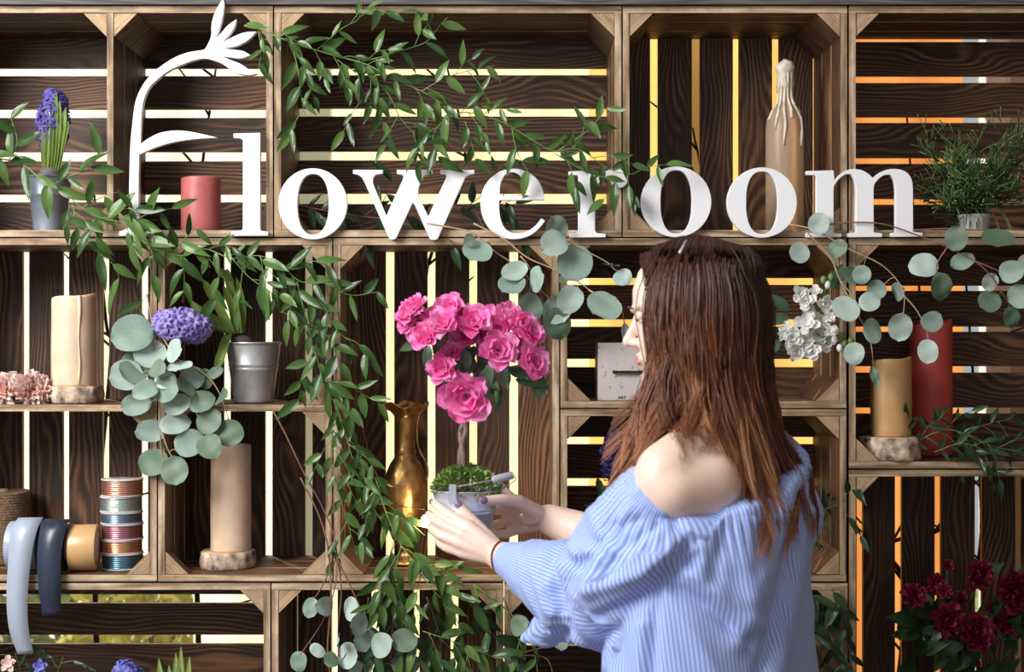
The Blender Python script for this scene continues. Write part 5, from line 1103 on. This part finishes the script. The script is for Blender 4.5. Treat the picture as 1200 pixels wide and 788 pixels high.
# hair -----------------------------------------------------------------
rg = random.Random(77); CR = HC.z + .010; H0 = Vector((HC.x+.009, HC.y, 0))
def hdir(phi): return fh*math.cos(phi) - sh*math.sin(phi)      # phi 90 degrees looks at the camera
if hdir(math.pi/2).y > 0: sh_s = -1
else: sh_s = 1
def hd(phi): return fh*math.cos(phi) - sh*sh_s*math.sin(phi)
def shell(phi, drop):
    """hair surface: horizontal radius from the head axis at a drop below the crown"""
    c = abs(math.cos(phi)); s = abs(math.sin(phi)); back = math.cos(phi) < 0
    ra = .100 if back else .092; rl = .086
    r = 1/math.sqrt((c/ra)**2 + (s/rl)**2)
    f = math.sqrt(max(0, 1-(1-min(1, drop/.125))**2.0))       # dome
    r = r*f + .012*min(1, drop/.05)
    if drop > .13: r -= min(.10,drop-.13)*.06
    if drop > .235: r += (drop-.235)*(0.22 + .10*s)
    return r
verts = []; faces = []; cols = []
def colour(t, tone):
    stops = [(0,(0.040,0.014,0.009)),(.35,(0.075,0.024,0.013)),(.6,(0.19,0.062,0.026)),(1,(0.50,0.215,0.090))]
    t = max(0, min(1, t+tone*.30))
    for (a, ca), (b_, cb) in zip(stops, stops[1:]):
        if t <= b_: f = (t-a)/(b_-a); return tuple(x+(y_-x)*f for x, y_ in zip(ca, cb))
    return stops[-1][1]
def clear(p):
    for bv, g in ((bv_body,.004),(bv_bl,.004)):
        loc, n, _, d = bv.find_nearest(p, .08)
        if loc is not None and (p-loc).dot(n) < g: p = loc + n*g*rg.uniform(1,1.6)
    return p
# underlying cap
NP, ND = 60, 22; b0 = 0
for j in range(ND+1):
    drop = .30*(j/ND)**1.2
    for i in range(NP+1):
        phi = math.radians(66 + (360-132)*i/NP); r = max(.001, shell(phi, drop)-.008)
        fcut = max(0, .05 - drop)*.0
        p = H0 + hd(phi)*r + Vector((0,0,CR-.006-drop)); verts.append(p); cols.append(colour(.05+.5*drop/.45, -.2))
for j in range(ND):
    for i in range(NP): a = j*(NP+1)+i; faces.append((a, a+NP+1, a+NP+2, a+1))
def lock(phi, length, tone, flare, curl, seed_, n_str=22, spread=.010, sweep=0.0, swept=None):
    lg = random.Random(seed_); ph = lg.uniform(0,6); cph = math.cos(phi)
    for q in range(n_str):
        dphi = lg.gauss(0,1)*spread/.09; doff = lg.gauss(0,1)*spread*.35; dl = length*lg.uniform(.93,1.05); pts = []; tt = []
        NS = 17
        for i in range(NS):
            f = i/(NS-1); drop = dl*(f**1.35)
            pinch = 1 - .86*max(0, (f-.5)/.5)**1.1
            pp = phi + dphi*pinch*min(1,f*3) + sweep*max(0,f-.45)**1.5
            if swept is not None: pp += (swept-phi)*min(1, drop/.085)**1.3
            r = max(0, shell(pp, drop) + doff*pinch*min(1,f*2.5)) + flare*max(0,f-.5)**1.6 + .016*math.sin(f*11+ph)*curl*max(0,f-.42)*2
            pp += curl*.5*math.sin(f*8+ph)*max(0,f-.4)**1.2
            cen = H0 + fh*(cph*.055*(1-min(1,f*4)))      # roots along the parting
            p = cen + hd(pp)*r + Vector((0,0,CR-drop+doff*.3-.016*cph*cph*(1-min(1,f*4)))); pts.append(p); tt.append(drop/.45)
        for i in range(5, NS): pts[i] = clear(pts[i])
        tn = tone + lg.uniform(-.12,.12); w0 = lg.uniform(.0007,.0012)
        b1 = len(verts)
        for i, p in enumerate(pts):
            t = (pts[min(i+1,NS-1)]-pts[max(i-1,0)]).normalized(); a = t.orthogonal().normalized(); b_ = t.cross(a); w = w0*(1 if i < NS-4 else (NS-i)/5)
            c = colour(tt[i], tn)
            for k in range(3):
                an = 2*math.pi*k/3; verts.append(p + (a*math.cos(an)+b_*math.sin(an))*w); cols.append(c)
        for i in range(NS-1):
            for k in range(3): k2 = (k+1)%3; faces.append((b1+i*3+k, b1+i*3+k2, b1+i*3+3+k2, b1+i*3+3+k))
LK = []
for i in range(170):
    ph_ = 58 + (302-58)*(i+rg.random())/170
    ln = .40; fl_ = .05; sw = 0; tone = rg.uniform(-.9,.7)
    if ph_ < 72: ln = rg.uniform(.30,.40); sw = rg.uniform(-.5,.1); fl_ = rg.uniform(.0,.09); tone += .5
    elif ph_ < 118: ln = rg.uniform(.29,.355); sw = rg.uniform(-.5,.2); fl_ = rg.uniform(.02,.10); tone += .6
    elif ph_ < 150: ln = rg.uniform(.36,.47); fl_ = rg.uniform(.04,.12); tone += .0; sw = rg.uniform(-.3,.3)
    elif ph_ < 200: ln = rg.uniform(.36,.45); fl_ = rg.uniform(-.02,.05); tone -= .75; sw = rg.uniform(-.5,.0)  # shadow on the right side put into the hair colour
    else: ln = rg.uniform(.28,.38); fl_ = rg.uniform(-.04,.02)
    lock(math.radians(ph_), ln, tone, fl_, rg.uniform(-1.3,1.3), 1000+i, 32 if ph_ < 230 else 14, rg.uniform(.006,.012), sw)
for i in range(26):                                 # front hair swept back from the forehead
    ph_ = 4 + 56*i/26
    lock(math.radians(ph_), rg.uniform(.27,.37), rg.uniform(-.3,.9), rg.uniform(.0,.06), rg.uniform(-1.2,1.2), 3000+i, 30, rg.uniform(.006,.009), rg.uniform(-.3,.1), math.radians(rg.uniform(60,76)))
for i in range(10):
    ph_ = -4 - 56*i/10
    lock(math.radians(ph_), rg.uniform(.27,.35), rg.uniform(-.3,.5), .02, rg.uniform(-1,1), 3100+i, 22, .008, 0, math.radians(-rg.uniform(62,76)))
me = bpy.data.meshes.new('hair'); me.from_pydata([tuple(v) for v in verts], [], faces); me.update()
ca = me.color_attributes.new('tone', 'FLOAT_COLOR', 'POINT'); ca.data.foreach_set('color', [x for c in cols for x in (*c, 1)])
for p in me.polygons: p.use_smooth = True
m, nt, b = nodes('brown_hair'); at = N(nt, 'ShaderNodeAttribute', attribute_name='tone'); nt.links.new(at.outputs['Color'], b.inputs['Base Color']); b.inputs['Roughness'].default_value = 0.42; b.inputs['Specular IOR Level'].default_value = 0.35
me.materials.append(m); o = bpy.data.objects.new('hair', me); COL.objects.link(o); o.parent = person; o['label'] = 'long loose brown hair fading to copper at the ends'
MB().tube([P(796,297,-.59)+Vector((0,-.004,0)), P(804,284,-.56)+Vector((0,-.004,.002))], .0022, 8).build('hair_clip', M['zinc'], person)
